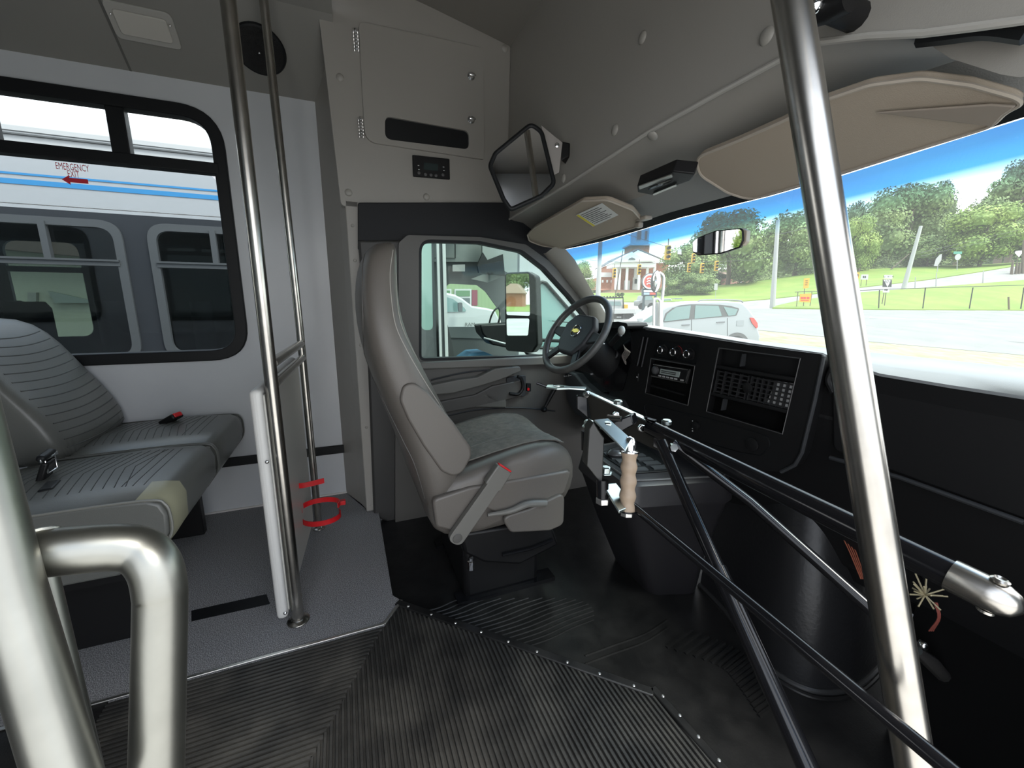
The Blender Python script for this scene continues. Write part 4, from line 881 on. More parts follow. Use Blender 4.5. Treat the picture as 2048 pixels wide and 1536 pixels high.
tag(wm.build('wiring', M('orange_wire', (.40, .12, .07), .45)), 'orange and red wires beside the slanted pole under the dashboard', 'wires')
wm = MB()
for k in range(22):
    a = at_d(1850, 1190, .85); wm.tube([a, a+V((random.uniform(-.03, .03), random.uniform(-.03, .03), random.uniform(-.02, .04)))], .0016, 5)
wm.build('frayed_wire', M('tan_wire', (.42, .36, .22), .6)); fw = bpy.data.objects['frayed_wire']; tag(fw, 'frayed tan wire ends hanging in the dark below the door lever', 'wires')
wm = MB()
for k in range(3): wm.tube(bez([at_d(1868+3*k, 1205, .85), at_d(1876+2*k, 1235, .85), at_d(1858+4*k, 1262, .88)], 4), .0013, 6)
tag(wm.build('wiring', M('red_wire', (.30, .08, .06), .45)), 'short red wires running down from the frayed tan ends', 'wires')
cbl = MB().tube(bez([at_d(1850, 1190, .86), at_d(1856, 1120, .95), V((1.12, .25, .60))], 6), .003, 6); tag(cbl.build('cable', rubber), 'thin black cable holding the frayed wires under the dashboard', 'cable')
bt2 = thing('door_latch', at_d(1870, 1340, .9), 'dull metal ball latch low in the dark by the entry pole', 'latch')
MB().tube([at_d(1835, 1302, .9), at_d(1862, 1325, .9), at_d(1885, 1350, .92)], lambda i: (.010, .016, .014)[i], 10).build('body', M('dull_metal', (.10, .095, .09), .35, .7), bt2); MB().ball(at_d(1846, 1290, .9), .010, 8).build('pin', chrome, bt2); MB().tube([at_d(1885, 1350, .92), V((1.215, at_d(1885, 1350, .92).y, at_d(1885, 1350, .92).z))], .012, 8).build('mount', rubber, bt2)
# ------------------------------------------------------------------ manual door operator
op = thing('door_operator', (.6, .7, .3), 'black steel manual door operator bar with tan hand grip and zinc brackets', 'door operator')
T0 = at_d(1300, 854, 1.02); T1 = at_d(2080, 1238, .455); E1 = at_d(1905, 1151, .515)
MB().tube([T0, E1], .0188, 24).build('push_tube', blacks, op)
e_ = E1; ax_ = (T1-E1).normalized()
Lc = (T1-E1).length*.84
MB().tube([e_-ax_*.002, e_+ax_*(Lc-.03), e_+ax_*(Lc-.016), e_+ax_*(Lc-.006), e_+ax_*Lc], lambda i: (.0205, .0205, .019, .014, .005)[i], 28).build('end_sleeve', steel, op, ang=50)
nn_ = ax_.cross(V((0, 0, 1))).normalized(); n2_ = nn_.cross(ax_).normalized()
MB().lathe([(.008, 0), (.0085, .003), (.006, .005), (.004, .003), (0, .003)], e_+ax_*.035+n2_*.0198, n2_, 20).build('rivet', steel, op)
MB().lathe([(.008, 0), (.0085, .003), (.006, .005), (0, .005)], e_+ax_*.035-n2_*.0198, -n2_, 20).build('rivet', steel, op)
c0 = at_d(1172, 786, 1.20); c1 = at_d(1322, 858, 1.01); c2 = at_d(1322, 905, 1.01); c3 = at_d(1182, 838, 1.20)
chn = V((.02, -.012, 0)); MB().prism([c0, c1, c2, c3], (.006, .004, 0)).build('channel_plate', M('olive_black_steel', (.022, .021, .018), .3), op, bevel=.001)
tp = MB().prism([c0, c1, c1+V((.018, .012, .001)), c0+V((.012, .008, .001))], (0, 0, .004)); tp.build('channel_flange', zinc, op, bevel=.001)
MB().prism([at_d(a, b, 1.0) for a, b in ((1293, 838), (1310, 843), (1306, 893), (1320, 900), (1322, 858), (1318, 850))], (.012, .01, 0)).build('clevis', blacks, op, bevel=.001)
for (a, b, d_) in ((1231, 829, 1.11), (1282, 855, 1.04)): MB().lathe([(.0105, 0), (.0105, .008), (.009, .010), (0, .010)], at_d(a, b, d_), (-.3, -1, 0), 6).build('bolt_head', chrome, op, bevel=.001)
for (a, b, d_) in ((1236, 808, 1.11), (1333, 848, 1.0)): MB().lathe([(.012, 0), (.012, .008), (.009, .011), (0, .011)], at_d(a, b, d_), (0, 0, 1), 14).build('bolt_head', zinc, op)
# zinc latch plate with hole at the left end
u0 = at_d(1093, 775, 1.21); ux_ = (at_d(1172, 787, 1.19)-u0); ux_.z = .0; L_ = ux_.length; ux_.normalize(); uy_ = V((-ux_.y, ux_.x, 0))
pl = rpoly([u0+ux_*a+uy_*b for a, b in ((0, -.018), (.035, -.026), (L_*.6, -.012), (L_, -.016), (L_, .016), (L_*.6, .012), (.035, .026), (0, .018))], .008, 3)
hc_ = u0+ux_*.036; MB().prism(pl, (0, 0, .005), holes=[[hc_+ux_*(.017*math.cos(a_))+uy_*(.013*math.sin(a_)) for a_ in [2*PI*i/16 for i in range(16)]]]).build('latch_plate', zinc, op, bevel=.001)
MB().tube([u0+V((.005, 0, 0)), u0-ux_*.03+V((0, 0, .012))], .004, 8).build('latch_tip', blacks, op)
MB().prism([at_d(a, b, 1.195) for a, b in ((1154, 792), (1174, 792), (1176, 836), (1164, 826), (1154, 818))], (.01, .02, 0)).build('hinge_post', blacks, op, bevel=.002)
MB().lathe([(.010, 0), (.010, .006), (.006, .012), (0, .012)], at_d(1172, 789, 1.185), (-.3, -1, 0), 12).build('pivot_nut', chrome, op)
# handle frame
GD = .80
hfm = M('handle_black_steel', (.018, .0175, .015), .4)
MB().prism([at_d(a, b, GD+.02) for a, b in ((1178, 858), (1187, 844), (1209, 877), (1205, 971), (1173, 932))], (.008, .03, 0)).build('side_plate', hfm, op, bevel=.002)
MB().prism([at_d(a, b, d_) for a, b, d_ in ((1188, 844, GD+.02), (1216, 841, GD+.05), (1262, 882, GD), (1250, 905, GD-.025))], (0, 0, .005)).build('top_arm', zinc, op, bevel=.001)
MB().prism([at_d(a, b, d_) for a, b, d_ in ((1206, 968, GD+.02), (1232, 966, GD+.05), (1268, 1010, GD), (1238, 1022, GD-.025))], (0, 0, -.006)).build('bottom_arm', zinc, op, bevel=.001)
g0 = at_d(1259, 905, GD); g1_ = at_d(1254, 1020, GD); ga = (g0-g1_).normalized(); gL = (g0-g1_).length
prof_ = []
for k in range(41):
    u = k/40; r = .0170-.0030*(.5-.5*math.cos(u*2*PI*4))-.0008; prof_.append((r, u*gL))
prof_ = [(.0, 0), (.012, 0)]+prof_+[(.012, gL), (0, gL)]
MB().lathe(prof_, g1_, ga, 28).build('hand_grip', gripm, op, ang=60)
MB().lathe([(.019, 0), (.019, .003), (.012, .005), (0, .005)], g0, ga, 24).build('washer', chrome, op)
MB().lathe([(.0125, 0), (.0125, .010), (.0115, .018), (.008, .025), (0, .028)], g0+ga*.004, ga, 12).build('dome_nut', chrome, op)
MB().lathe([(.018, 0), (.018, .003), (0, .003)], g1_-ga*.003, ga, 20).build('washer', blacks, op); MB().lathe([(.0125, 0), (.0125, .008), (0, .008)], g1_-ga*.012, ga, 6).build('bolt_head', alum, op, bevel=.001)
for (a, b, d_) in ((1213, 852, GD+.03), (1177, 848, GD+.07), (1211, 941, GD+.035)):
    MB().lathe([(.0145, 0), (.0145, .003), (.011, .003), (.011, .013), (.008, .015), (0, .015)], at_d(a, b+6, d_), (0, 0, 1), 6).build('bolt_head', zinc, op, bevel=.001)
MB().tube([at_d(1177, 862, GD+.08), at_d(1177, 900, GD+.08)], .016, 12).build('bolt_sleeve', blacks, op)
MB().tube([at_d(1205, 960, GD+.02), at_d(1205, 996, GD+.02)], .012, 12).build('bolt_sleeve', blacks, op); MB().lathe([(.014, 0), (.014, .012), (0, .012)], at_d(1205, 1006, GD+.02), (0, 0, 1), 6).build('nut', alum, op, bevel=.001)
MB().tube([at_d(1215, 835, 1.0), at_d(1243, 838, .98)], .007, 10).build('stud', chrome, op)
MB().prism([at_d(a, b, 1.0) for a, b in ((1225, 845), (1262, 830), (1268, 850), (1240, 865))], (.03, .02, 0)).build('fork', blacks, op, bevel=.003)
# struts
r1a, r1b = at_d(1322, 884, .90), at_d(1640, 1590, .56)
MB().tube([r1a, r1b], .0125, 18).build('support_strut', blacks, op)
MB().tube([r1a.lerp(r1b, .47), r1b], .0150, 18).build('strut_sleeve', blacks, op)
MB().tube([at_d(1266, 1012, GD+.01), at_d(1935, 1570, .345)], .0078, 14).build('pull_rod', blacks, op)
MB().tube([at_d(1345, 886, .92), at_d(1500, 1003, .86), at_d(1760, 1235, .70)], .011, 14).build('cross_strut', blacks, op)
MB().lathe([(.009, 0), (.009, .01), (0, .01)], at_d(1344, 894, .88), (-.3, -1, .2), 6).build('bolt_head', chrome, op)
# ------------------------------------------------------------------ slanted entry pole and near hoop
pc0 = at_d(1582, 0, .425); pc1 = at_d(1824, 1500, .43); sl = (pc1-pc0)
q0 = pc0-sl*1.0; q1 = pc1+sl*.75
pc = thing('grab_pole', q1, 'thick brushed steel slanted pole at the entry, in front of the passenger dashboard', 'pole')
MB().tube([q0, q1], .0172, 36).build('tube', steel, pc); f = MB(); f.lathe([(.034, 0), (.034, .004), (.02, .01)], q1, -sl.normalized(), 24); f.build('foot_flange', steel, pc)
hr_ = thing('entry_handrail', at_d(180, 1600, .3), 'near brushed steel entry handrail with welded bent hoop, blurred at lower left', 'handrail')
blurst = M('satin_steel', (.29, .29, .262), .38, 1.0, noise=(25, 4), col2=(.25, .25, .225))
pA = [at_d(-40, 600, .235), at_d(12, 960, .235), at_d(42, 1120, .235), at_d(80, 1290, .232), at_d(135, 1640, .23)]
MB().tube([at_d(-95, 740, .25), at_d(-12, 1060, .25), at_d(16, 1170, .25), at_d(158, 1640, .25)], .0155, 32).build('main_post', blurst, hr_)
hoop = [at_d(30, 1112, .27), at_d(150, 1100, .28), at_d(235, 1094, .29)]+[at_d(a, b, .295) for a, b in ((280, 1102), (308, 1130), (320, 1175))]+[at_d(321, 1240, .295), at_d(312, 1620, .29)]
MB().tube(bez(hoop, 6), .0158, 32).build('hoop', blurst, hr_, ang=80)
MB().tube([at_d(84, 1130, .34), at_d(98, 1190, .34), at_d(212, 1680, .34)], .0085, 24).build('inner_post', blurst, hr_)
wl = MB(); cp0 = hoop[0].lerp(hoop[1], .28); 
wl.tube([cp0+V((.0, .0, 0))+(CR*(0)+CU*math.cos(a_)*.0165+CF*math.sin(a_)*.0165)+CR*(.004*math.sin(3*a_)+.006*math.cos(a_)) for a_ in [2*PI*i/32 for i in range(32)]], .0016, 6, closed=True); wl.build('weld_bead', blurst, hr_)
# panel edge seen at the lower left corner
# ================================================================== OUTSIDE
HF = V((CF.x, CF.y, 0)).normalized(); HR = V((HF.y, -HF.x, 0))
def vp(px, py_, dist): return at_p(px, py_, HF*dist, HF)     # vertical plane, dist metres ahead
grassm = M('lawn_grass', (.115, .19, .022), .9, noise=(.35, 6), col2=(.16, .21, .035))
asph = M('asphalt', (.15, .15, .145), .85, noise=(.5, 7), col2=(.185, .182, .172))
gravel = M('dry_gravel', (.26, .235, .165), .95, noise=(2, 8), col2=(.17, .18, .09))
concr = M('pale_road', (.24, .235, .22), .9, noise=(.6, 6), col2=(.19, .185, .17))
brick = M('red_brick', (.24, .095, .055), .9, noise=(3, 5), col2=(.30, .13, .075))
wpaint = M('white_paint', (.36, .36, .355), .5)
buswhite = M('bus_white', (.34, .345, .35), .35)
blue = M('blue_stripe', (.03, .20, .42), .4)
leaf1 = M('leaf_green', (.085, .14, .045), .7, noise=(2.2, 6), col2=(.20, .26, .085), fac=(.3, .7))
leaf2 = M('leaf_bright', (.12, .20, .04), .7, noise=(2.2, 6), col2=(.27, .34, .08), fac=(.3, .7))
leaf3 = M('leaf_dark', (.05, .085, .04), .7, noise=(2.2, 5), col2=(.11, .15, .06), fac=(.3, .7))
bark = M('bark', (.10, .08, .06), .95)
polew = M('grey_pole', (.30, .30, .29), .7)
ylw = M('signal_yellow', (.42, .25, .01), .5)
org_ = M('orange_sign', (.50, .25, .01), .6)
darkglass = M('dark_tinted_glass', (.03, .04, .042), .06, spec=.8)
tealglass = M('teal_car_glass', (.10, .17, .165), .08, spec=.8)
tire = M('tire', (.015, .015, .015), .8)
silver = M('silver_paint', (.27, .285, .30), .3, .3)
# ground
def strip(name, rows, mat, label=None, cat=None, kind=None):
    o = MB().grid([[p+V((0, 0, 0)) for p in r] for r in rows], (0, 0, -.4)).build(name, mat, smooth=False)
    return tag(o, label, cat, kind=kind)
lotm = M('pale_asphalt', (.34, .335, .32), .9, noise=(.5, 7), col2=(.28, .275, .26))
base = MB().prism([(-60, -60, -.78), (9, -60, -.78), (9, 120, -.78), (-60, 120, -.78)], (0, 0, -.3)).build('parking_lot', lotm, smooth=False)
tag(base, 'grey asphalt parking lot under both buses', 'parking lot')
cols = [1060, 1150, 1250, 1350, 1450, 1520, 1600, 1740, 1850, 1950, 2060, 2300]
def yi(tab, x):
    for (a, b), (c, d) in zip(tab[:-1], tab[1:]):
        if x <= c: return b+(d-b)*max(0, (x-a))/(c-a)
    return tab[-1][1]
near_r = [(1060, 668), (1450, 662), (1520, 661), (1740, 684), (2060, 712), (2300, 735)]
far_r = [(1060, 622), (1450, 618), (1560, 618), (1740, 621), (2060, 623), (2300, 626)]
strip('gravel_verge', [[vp(x, 790, 8.2) for x in cols], [vp(x, yi([(1060, 700), (1450, 690), (1740, 712), (2060, 742), (2300, 770)], x), 13.5) for x in cols], [vp(x, yi(near_r, x), 17.5) for x in cols]], gravel, 'strip of dry gravel and weeds between parking lot and highway', 'verge')
strip('highway', [[vp(x, yi(near_r, x), 17.5)+V((0, 0, .02)) for x in cols], [vp(x, (yi(near_r, x)*.35+yi(far_r, x)*.65), 27) for x in cols], [vp(x, yi(far_r, x), 40)+V((0, 0, .02)) for x in cols]], asph, 'wide grey multi-lane highway crossing beyond the windshield', 'road')
def line(pa, pb, d1, d2, w, mat, name, label):
    a = vp(*pa, d1)+V((0, 0, .05)); b = vp(*pb, d2)+V((0, 0, .05)); n_ = HF*w
    return tag(MB().prism([a, b, b+n_, a+n_], (0, 0, .02)).build(name, mat, smooth=False), label, 'road marking', 'painted lines on the highway')
for k, (a, b, dd, w_) in enumerate((((1740, 637), (2100, 648), 30, .12), ((1740, 634), (2100, 644), 32, .10), ((1725, 655), (1790, 660), 23.5, .12), ((2030, 676), (2110, 684), 20.5, .12), ((1590, 624.5), (1700, 627), 36, .14), ((1740, 625), (2048, 628), 38, .10))):
    line(a, b, dd, dd, w_, whitep, 'lane_marking', ('long white line, lower of the pair across the highway', 'long white line, upper of the pair across the highway', 'short white dash just right of the slanted pole', 'short white dash at the far right of the highway', 'white dash left of the slanted pole on the highway', 'faint white edge line along the far side of the highway')[k])
for k, (a, b, dd) in enumerate((((1512, 632), (1527, 629), 33), ((1549, 633), (1566, 631), 32), ((1616, 635), (1632, 633), 31.5))): line(a, b, dd, dd, .15, yell, 'lane_marking', ('yellow dash nearest the silver wagon', 'yellow dash middle of three on the highway', 'yellow dash beside the slanted pole')[k])
hb_ = [(1060, 606), (1330, 604), (1490, 603), (1560, 597), (1620, 590), (1700, 578), (1850, 561), (1950, 546), (2060, 528), (2300, 500)]
ht_ = [(1060, 588), (1190, 587), (1330, 586), (1390, 576), (1480, 568), (1560, 556), (1640, 545), (1720, 540), (1850, 533), (1950, 531), (2060, 524), (2300, 492)]
ll_ = [(1060, 622), (1480, 618), (1540, 616), (1600, 602), (1700, 588), (1850, 577), (2060, 561), (2300, 545)]
cols2 = [1060, 1190, 1330, 1390, 1490, 1540, 1600, 1640, 1700, 1780, 1850, 1950, 2060, 2300]
strip('access_road', [[vp(x, yi(far_r, x), 40)+V((0, 0, .0)) for x in cols2], [vp(x, yi(ll_, x), 50) for x in cols2], [vp(x, yi(hb_, x), 57) for x in cols2]], concr, 'pale side road climbing right across the grass hill', 'road')
c3 = [1545, 1600, 1640, 1700, 1780, 1850, 1950, 2060, 2300]
strip('lower_lawn', [[vp(x, yi(far_r, x)-1.0, 40.2)+V((0, 0, .1)) for x in c3], [vp(x, yi(ll_, x), 50)+V((0, 0, .12)) for x in c3]], grassm, 'sunny lawn behind the black fence at the highway edge', 'lawn')
strip('hill_lawn', [[vp(x, yi(hb_, x), 57)+V((0, 0, .1)) for x in cols2], [vp(x, (yi(hb_, x)+yi(ht_, x))/2, 68) for x in cols2], [vp(x, yi(ht_, x), 80) for x in cols2], [vp(x, yi(ht_, x)-1, 84) for x in cols2]], grassm, 'bright green grass hill rising below the trees and church', 'lawn')
# ---- trees
def crown(name, mat, seed, n=13000, flat=1.0, leaf=.033):
    rnd = random.Random(seed); mb = MB(); blobs = []
    for k in range(16):
        a = rnd.uniform(0, 2*PI); zz = rnd.uniform(-.7, .8); r_ = math.sqrt(max(0, 1-zz*zz))*rnd.uniform(.35, .72); blobs.append((V((r_*math.cos(a), r_*math.sin(a), zz*.72)), rnd.uniform(.26, .42)))
    vs = []; fs = []
    for i in range(n):
        c, r_ = blobs[rnd.randrange(16)]; d = V((rnd.gauss(0, 1), rnd.gauss(0, 1), rnd.gauss(0, 1)+.15)).normalized()
        p = c+d*r_*rnd.uniform(.60, 1.06); t1 = d.orthogonal().normalized(); t1 = (t1+V((rnd.uniform(-.8, .8), rnd.uniform(-.8, .8), rnd.uniform(-.8, .8)))).normalized(); t2 = t1.cross(d+V((rnd.uniform(-.5, .5), rnd.uniform(-.5, .5), rnd.uniform(-.5, .5)))).normalized()
        s_ = leaf*rnd.uniform(.5, 1.25); k_ = len(vs)
        vs += [p-t1*s_, p-t2*s_*.7, p+t1*s_, p+t2*s_*.7]; fs.append((k_, k_+1, k_+2, k_+3))
    mb.add([v*.98 for v in vs], fs)
    for c, r_ in blobs: mb.ball(c, r_*.62, 4)
    me = bpy.data.meshes.new(name); me.from_pydata(mb.v, [], mb.f); me.materials.append(mat); return me
crowns = [crown('crown', leaf1, 1), crown('crown', leaf1, 2), crown('crown', leaf2, 3), crown('crown', leaf3, 4, leaf=.030), crown('crown', leaf1, 5)]
trunk_me = bpy.data.meshes.new('trunk'); mbt = MB(); mbt.tube([(0, 0, -.3), (.02, 0, .3), (-.02, .02, .62), (.03, 0, .9)], lambda i: (.055, .045, .035, .02)[i], 8); mbt.tube([(0, 0, .45), (.18, .05, .75)], .02, 6); mbt.tube([(0, 0, .5), (-.2, -.04, .8)], .02, 6)
trunk_me.from_pydata(mbt.v, [], mbt.f); trunk_me.materials.append(bark)
def tree(px, yb, yt, wpx, dist, ci, label, low=.03):
    b = vp(px, yb, dist); h = vp(px, yt, dist).z-b.z; wdt = (vp(px+wpx/2, yb, dist)-vp(px-wpx/2, yb, dist)).length
    t = thing('tree', b, label, 'tree', 'trees on the hill beyond the road')
    c = bpy.data.objects.new('crown', crowns[ci]); COL.objects.link(c); c.parent = t; ch = h*(1-low)
    c.scale = (wdt/2, wdt/2, ch/2/.95); c.location = (0, 0, h*low+ch/2); c.rotation_euler = (0, 0, px*.7)
    k = bpy.data.objects.new('trunk', trunk_me); COL.objects.link(k); k.parent = t; k.scale = (h*.55, h*.55, h*.75)
    return t
TR = [(1372, 598, 478, 130, 74, 4, 'wide bushy tree left of the hanging traffic signals by the church'),
      (1452, 590, 408, 190, 82, 1, 'tallest broad tree right behind the rear-view mirror'),
      (1500, 575, 455, 150, 95, 0, 'tree behind the white utility pole, left side'),
      (1585, 572, 405, 150, 84, 0, 'tree directly left of the slanted pole with showing trunk'),
      (1668, 562, 385, 110, 86, 3, 'dark tree rising just behind the slanted pole'),
      (1712, 560, 425, 90, 78, 2, 'light green tree peeking out right of the slanted pole'),
      (1800, 552, 350, 170, 86, 1, 'tall round tree behind the leaning utility pole'),
      (1830, 545, 338, 90, 98, 3, 'dark pointed evergreen top above the leaning pole tree'),
      (1905, 545, 425, 130, 90, 4, 'hazy tree between the two tall tree groups on the right'),
      (1955, 545, 405, 160, 76, 2, 'bright green spreading tree near the street name sign'),
      (2010, 540, 320, 190, 92, 0, 'tallest tree at the far right edge of the windshield'),
      (1990, 540, 285, 120, 104, 3, 'dark evergreen at the top right corner of the windshield'),
      (2090, 540, 270, 150, 98, 3, 'dark evergreen partly cut by the right edge'),
      (2095, 540, 400, 160, 74, 4, 'green tree at the right edge behind the wooden posts'),
      (1850, 548, 470, 130, 82, 1, 'low tree mass below the leaning pole tip'),
      (1745, 560, 470, 110, 90, 1, 'low tree mass behind the small yellow and white signs'),
      (1545, 580, 490, 130, 96, 4, 'low trees beside the distant brick building'),
      (1162, 602, 520, 70, 95, 4, 'small tree left of the brick church beyond the dashboard hood'),
      (1128, 602, 510, 70, 80, 2, 'tree seen between the door frame and the windshield pillar'),
      (1215, 596, 540, 60, 120, 2, 'yellow-green tree behind the left wing of the church'),
      (1095, 602, 525, 60, 90, 1, 'tree seen through the driver window above the white bus')]
for t_ in TR: tree(*t_)
for k, (px, yb, wp) in enumerate(((1345, 592, 70), (1400, 588, 80), (1240, 593, 18))):
    b = vp(px, yb, 72-4*k); mb = dup(bpy.data.objects['tree'], parent=None) if False else None
    c = bpy.data.objects.new('shrub', crowns[3 if k == 2 else 4]); COL.objects.link(c); s_ = wp*(72-4*k)/820/2; c.scale = (s_, s_, s_*.6); c.location = b+V((0, 0, s_*.45))
    tag(c, ('low shrubs right of the church portico', 'low shrubs under the big tree by the church lawn', 'small dark round bush at the church front')[k], 'shrub')
# wooded slope closing the view behind the trees
ws = MB(); rnd = random.Random(5); vs = []; fs = []
cw_ = [x for x in range(1040, 2320, 40)]
wt = [(1040, 575), (1190, 560), (1310, 560), (1340, 535), (1480, 525), (1600, 505), (1760, 490), (1900, 480), (2060, 470), (2300, 450)]
ws.grid([[vp(x, yi(ht_, x)+3, 112) for x in cw_], [vp(x, yi(wt, x)+12, 118) for x in cw_], [vp(x, yi(wt, x)+16, 130) for x in cw_]], (0, 0, -1))
for i in range(26000):
    x = rnd.uniform(1050, 2300); p = vp(x, yi(ht_, x)+(yi(wt, x)-yi(ht_, x))*rnd.random()**.8*(1+.12*math.sin(x*.07)), rnd.uniform(110, 117)); s_ = rnd.uniform(.2, .45)
    a = V((rnd.uniform(-1, 1), rnd.uniform(-1, 1), rnd.uniform(-1, 1))).normalized()*s_; b = a.orthogonal().normalized()*s_*.7; k_ = len(vs); vs += [p-a, p-b, p+a, p+b]; fs.append((k_, k_+1, k_+2, k_+3))
ws.add(vs, fs); tag(ws.build('undergrowth', leaf3, smooth=False), 'dense dark undergrowth covering the slope behind the trees', 'undergrowth', kind='stuff')
churchw = M('church_white', (.58, .58, .57), .6)
# ---- church
CD = 92
def cz(px, py_, d=CD): return vp(px, py_, d)
ch = thing('church', vp(1265, 592, CD), 'red brick church with white columned portico, pediment and cupola on hill', 'church')
def cbox(mb, xa, xb, yt, yb, d0, d1):
    a = cz(xa, yb, d0); b = cz(xb, yb, d0); c = cz(xb, yt, d0); d_ = cz(xa, yt, d0); return mb.prism([a, b, V((b.x, b.y, c.z)), V((a.x, a.y, c.z))], HF*(d1-d0))
m = MB(); cbox(m, 1232, 1333, 524, 580, CD+3, CD+22); m.build('brick_body', brick, ch)
m = MB(); cbox(m, 1200, 1232, 551, 578, CD+8, CD+20); m.build('brick_wing', brick, ch)
m = MB(); cbox(m, 1199, 1232, 545, 554, CD+7.8, CD+20); m.build('wing_cornice', churchw, ch)
m = MB()
for k, x_ in enumerate((1204, 1213, 1222)): cbox(m, x_, x_+3, 560, 565, CD+7.7, CD+8)
m.build('wing_windows', churchw, ch)
m = MB(); cbox(m, 1224, 1312, 526, 534, CD-2, CD+3.2); m.build('entablature', churchw, ch)
m = MB(); m.prism([cz(1222, 527, CD-2.4), cz(1314, 523, CD-2.4), cz(1264, 504, CD-2.4)], HF*5.5); m.build('pediment', churchw, ch)
m = MB(); m.prism([cz(1228, 524.5, CD-2.6), cz(1305, 522, CD-2.6), cz(1264, 507, CD-2.6)], HF*.2); m.build('pediment_face', M('pediment_white', (.46, .46, .46), .6), ch)
m = MB(); m.prism([cz(a, b, CD-2.7) for a, b in ((1257, 519.5), (1259, 516.5), (1264, 515), (1269, 516.5), (1271, 519.5))], HF*.1); m.build('fan_window', darkglass, ch)
for x_ in (1231, 1237.5, 1252, 1276, 1292, 1306):
    a = cz(x_, 580, CD-1); b = cz(x_, 533, CD-1); MB().tube([a, V((a.x, a.y, b.z))], .30, 12).build('column', churchw, ch)
for xa, xb, yt in ((1248, 1259, 561), (1265, 1280, 555), (1286, 1297, 559)):
    m = MB(); cbox(m, xa, xb, yt, 579.5, CD+2.6, CD+3.0); dd_ = m.build('door_surround', churchw, ch); m = MB(); cbox(m, xa+(xb-xa)*.3, xb-(xb-xa)*.3, yt+3, 567, CD+2.4, CD+2.6); m.build('door_glass', darkglass, dd_)
m = MB(); cbox(m, 1268, 1274, 537, 555, CD+2.6, CD+3); m.build('tall_window', churchw, ch)
m = MB(); cbox(m, 1222, 1316, 580, 586, CD-3, CD+5); cbox(m, 1216, 1320, 584, 592, CD-5, CD+5); m.build('brick_steps', M('step_brick', (.22, .15, .10), .9), ch)
roof = MB(); A_ = cz(1276, 499, CD+2); B_ = cz(1338, 525, CD+2.5); C_ = cz(1276, 499, CD+2)+HF*26; roof.prism([A_, B_, B_+HF*24, C_], (0, 0, .25)); A2 = cz(1232, 524, CD+2.5); roof.prism([A_, C_, A2+HF*24, A2], (0, 0, .25)); roof.build('roof', M('grey_shingle', (.10, .10, .105), .9), ch)
m = MB(); m.prism([cz(1234, 526, CD+2), cz(1338, 526, CD+2), cz(1276, 500, CD+2)], HF*1); m.build('gable_trim', churchw, ch)
m = MB(); cbox(m, 1262, 1298, 490, 512, CD+6, CD+12); m.build('tower_brick', brick, ch); m = MB(); cbox(m, 1260, 1300, 487.5, 490.5, CD+5.6, CD+12.4); m.build('tower_cornice', churchw, ch)
m = MB(); cbox(m, 1270, 1297, 440, 488, CD+7, CD+11); cp2 = m.build('cupola', churchw, ch)
m = MB(); cbox(m, 1274.5, 1282, 462, 479, CD+6.8, CD+7); cbox(m, 1290, 1294, 462, 479, CD+6.8, CD+7); m.build('louvred_window', darkglass, cp2)
# distant brick building
bb = thing('brick_building', vp(1510, 572, 105), 'low red brick building half hidden by trees right of the signals', 'building')
m = MB(); cbox(m, 1478, 1552, 554, 572, 104, 116); m.build('wall', M('pale_brick', (.27, .14, .10), .9), bb)
for x_ in (1478, 1499): m = MB(); cbox(m, x_, x_+6, 560, 566, 103.8, 104); m.build('window', wpaint, bb)
m = MB(); m.prism([cz(1474, 555, 103), cz(1556, 550, 103), cz(1556, 550, 103)+HF*14+V((0, 0, 2.5)), cz(1474, 555, 103)+HF*14+V((0, 0, 2.5))], (0, 0, .2)); m.build('roof', M('tan_roof', (.24, .17, .13), .9), bb)
# ---- poles, wires, signals, signs
def pole(px0, py0, px1, py1, dist, r, label, mat=polew, name='utility_pole'):
    a = vp(px0, py0, dist); b = vp(px1, py1, dist); o = MB().tube([a-(b-a).normalized()*.2, b], lambda i: (r*1.25, r*.8)[i], 10).build(name, mat); return tag(o, label, 'pole')
pole(1195, 612, 1203, 440, 32, .16, 'tall grey pole standing left of the church')
pole(1545, 612, 1556, 440, 42, .20, 'straight grey utility pole left of the slanted steel pole')
pole(1807, 578, 1842, 452, 50, .19, 'weathered utility pole leaning to the right on the hill')
pole(1778, 542, 1818, 508, 78, .10, 'thin grey leaning brace pole in front of the trees', bark)
sig_me = MB(); sig_me.box((0, 0, .5), (.32, .24, 1.0)); sm_ = sig_me
st0 = thing('traffic_signal', vp(1228, 547+9, 46), '', 'traffic light', 'yellow traffic signals hanging over the highway')
MB().box(ORG[st0]+V((0, 0, .5)), (.34, .26, 1.05), Matrix.Rotation(-math.radians(22), 3, 'Z')).build('housing', ylw, st0, bevel=.03)
for k in range(3): MB().lathe([(.11, 0), (.11, .16), (.10, .16), (.10, .02), (0, .02)], ORG[st0]+V((0, 0, .18+.32*k))-HF*.13, -HF, 12).build('visor', M('signal_dark', (.03, .025, .02), .6) if k == 0 else bpy.data.materials['signal_dark'], st0)
MB().tube([ORG[st0]+V((0, 0, 1.02)), ORG[st0]+V((0, 0, 1.5))], .03, 6).build('hanger', bark, st0)
SG = [(1228, 556, 46, 'yellow traffic signal in front of the church left columns'), (1277.5, 549, 44, 'yellow traffic signal in front of the church doorway'), (1334, 519, 34, 'nearest plain-backed yellow signal beside the tall white pole'), (1385.5, 526, 48, 'yellow signal below the left end of rear-view mirror, upper one'), (1377, 544, 50, 'yellow signal lower left of the mirror, in front of tree'), (1403, 546, 46, 'yellow signal in the middle of the hanging row'), (1431.5, 541.5, 46, 'rightmost yellow signal of the hanging row')]
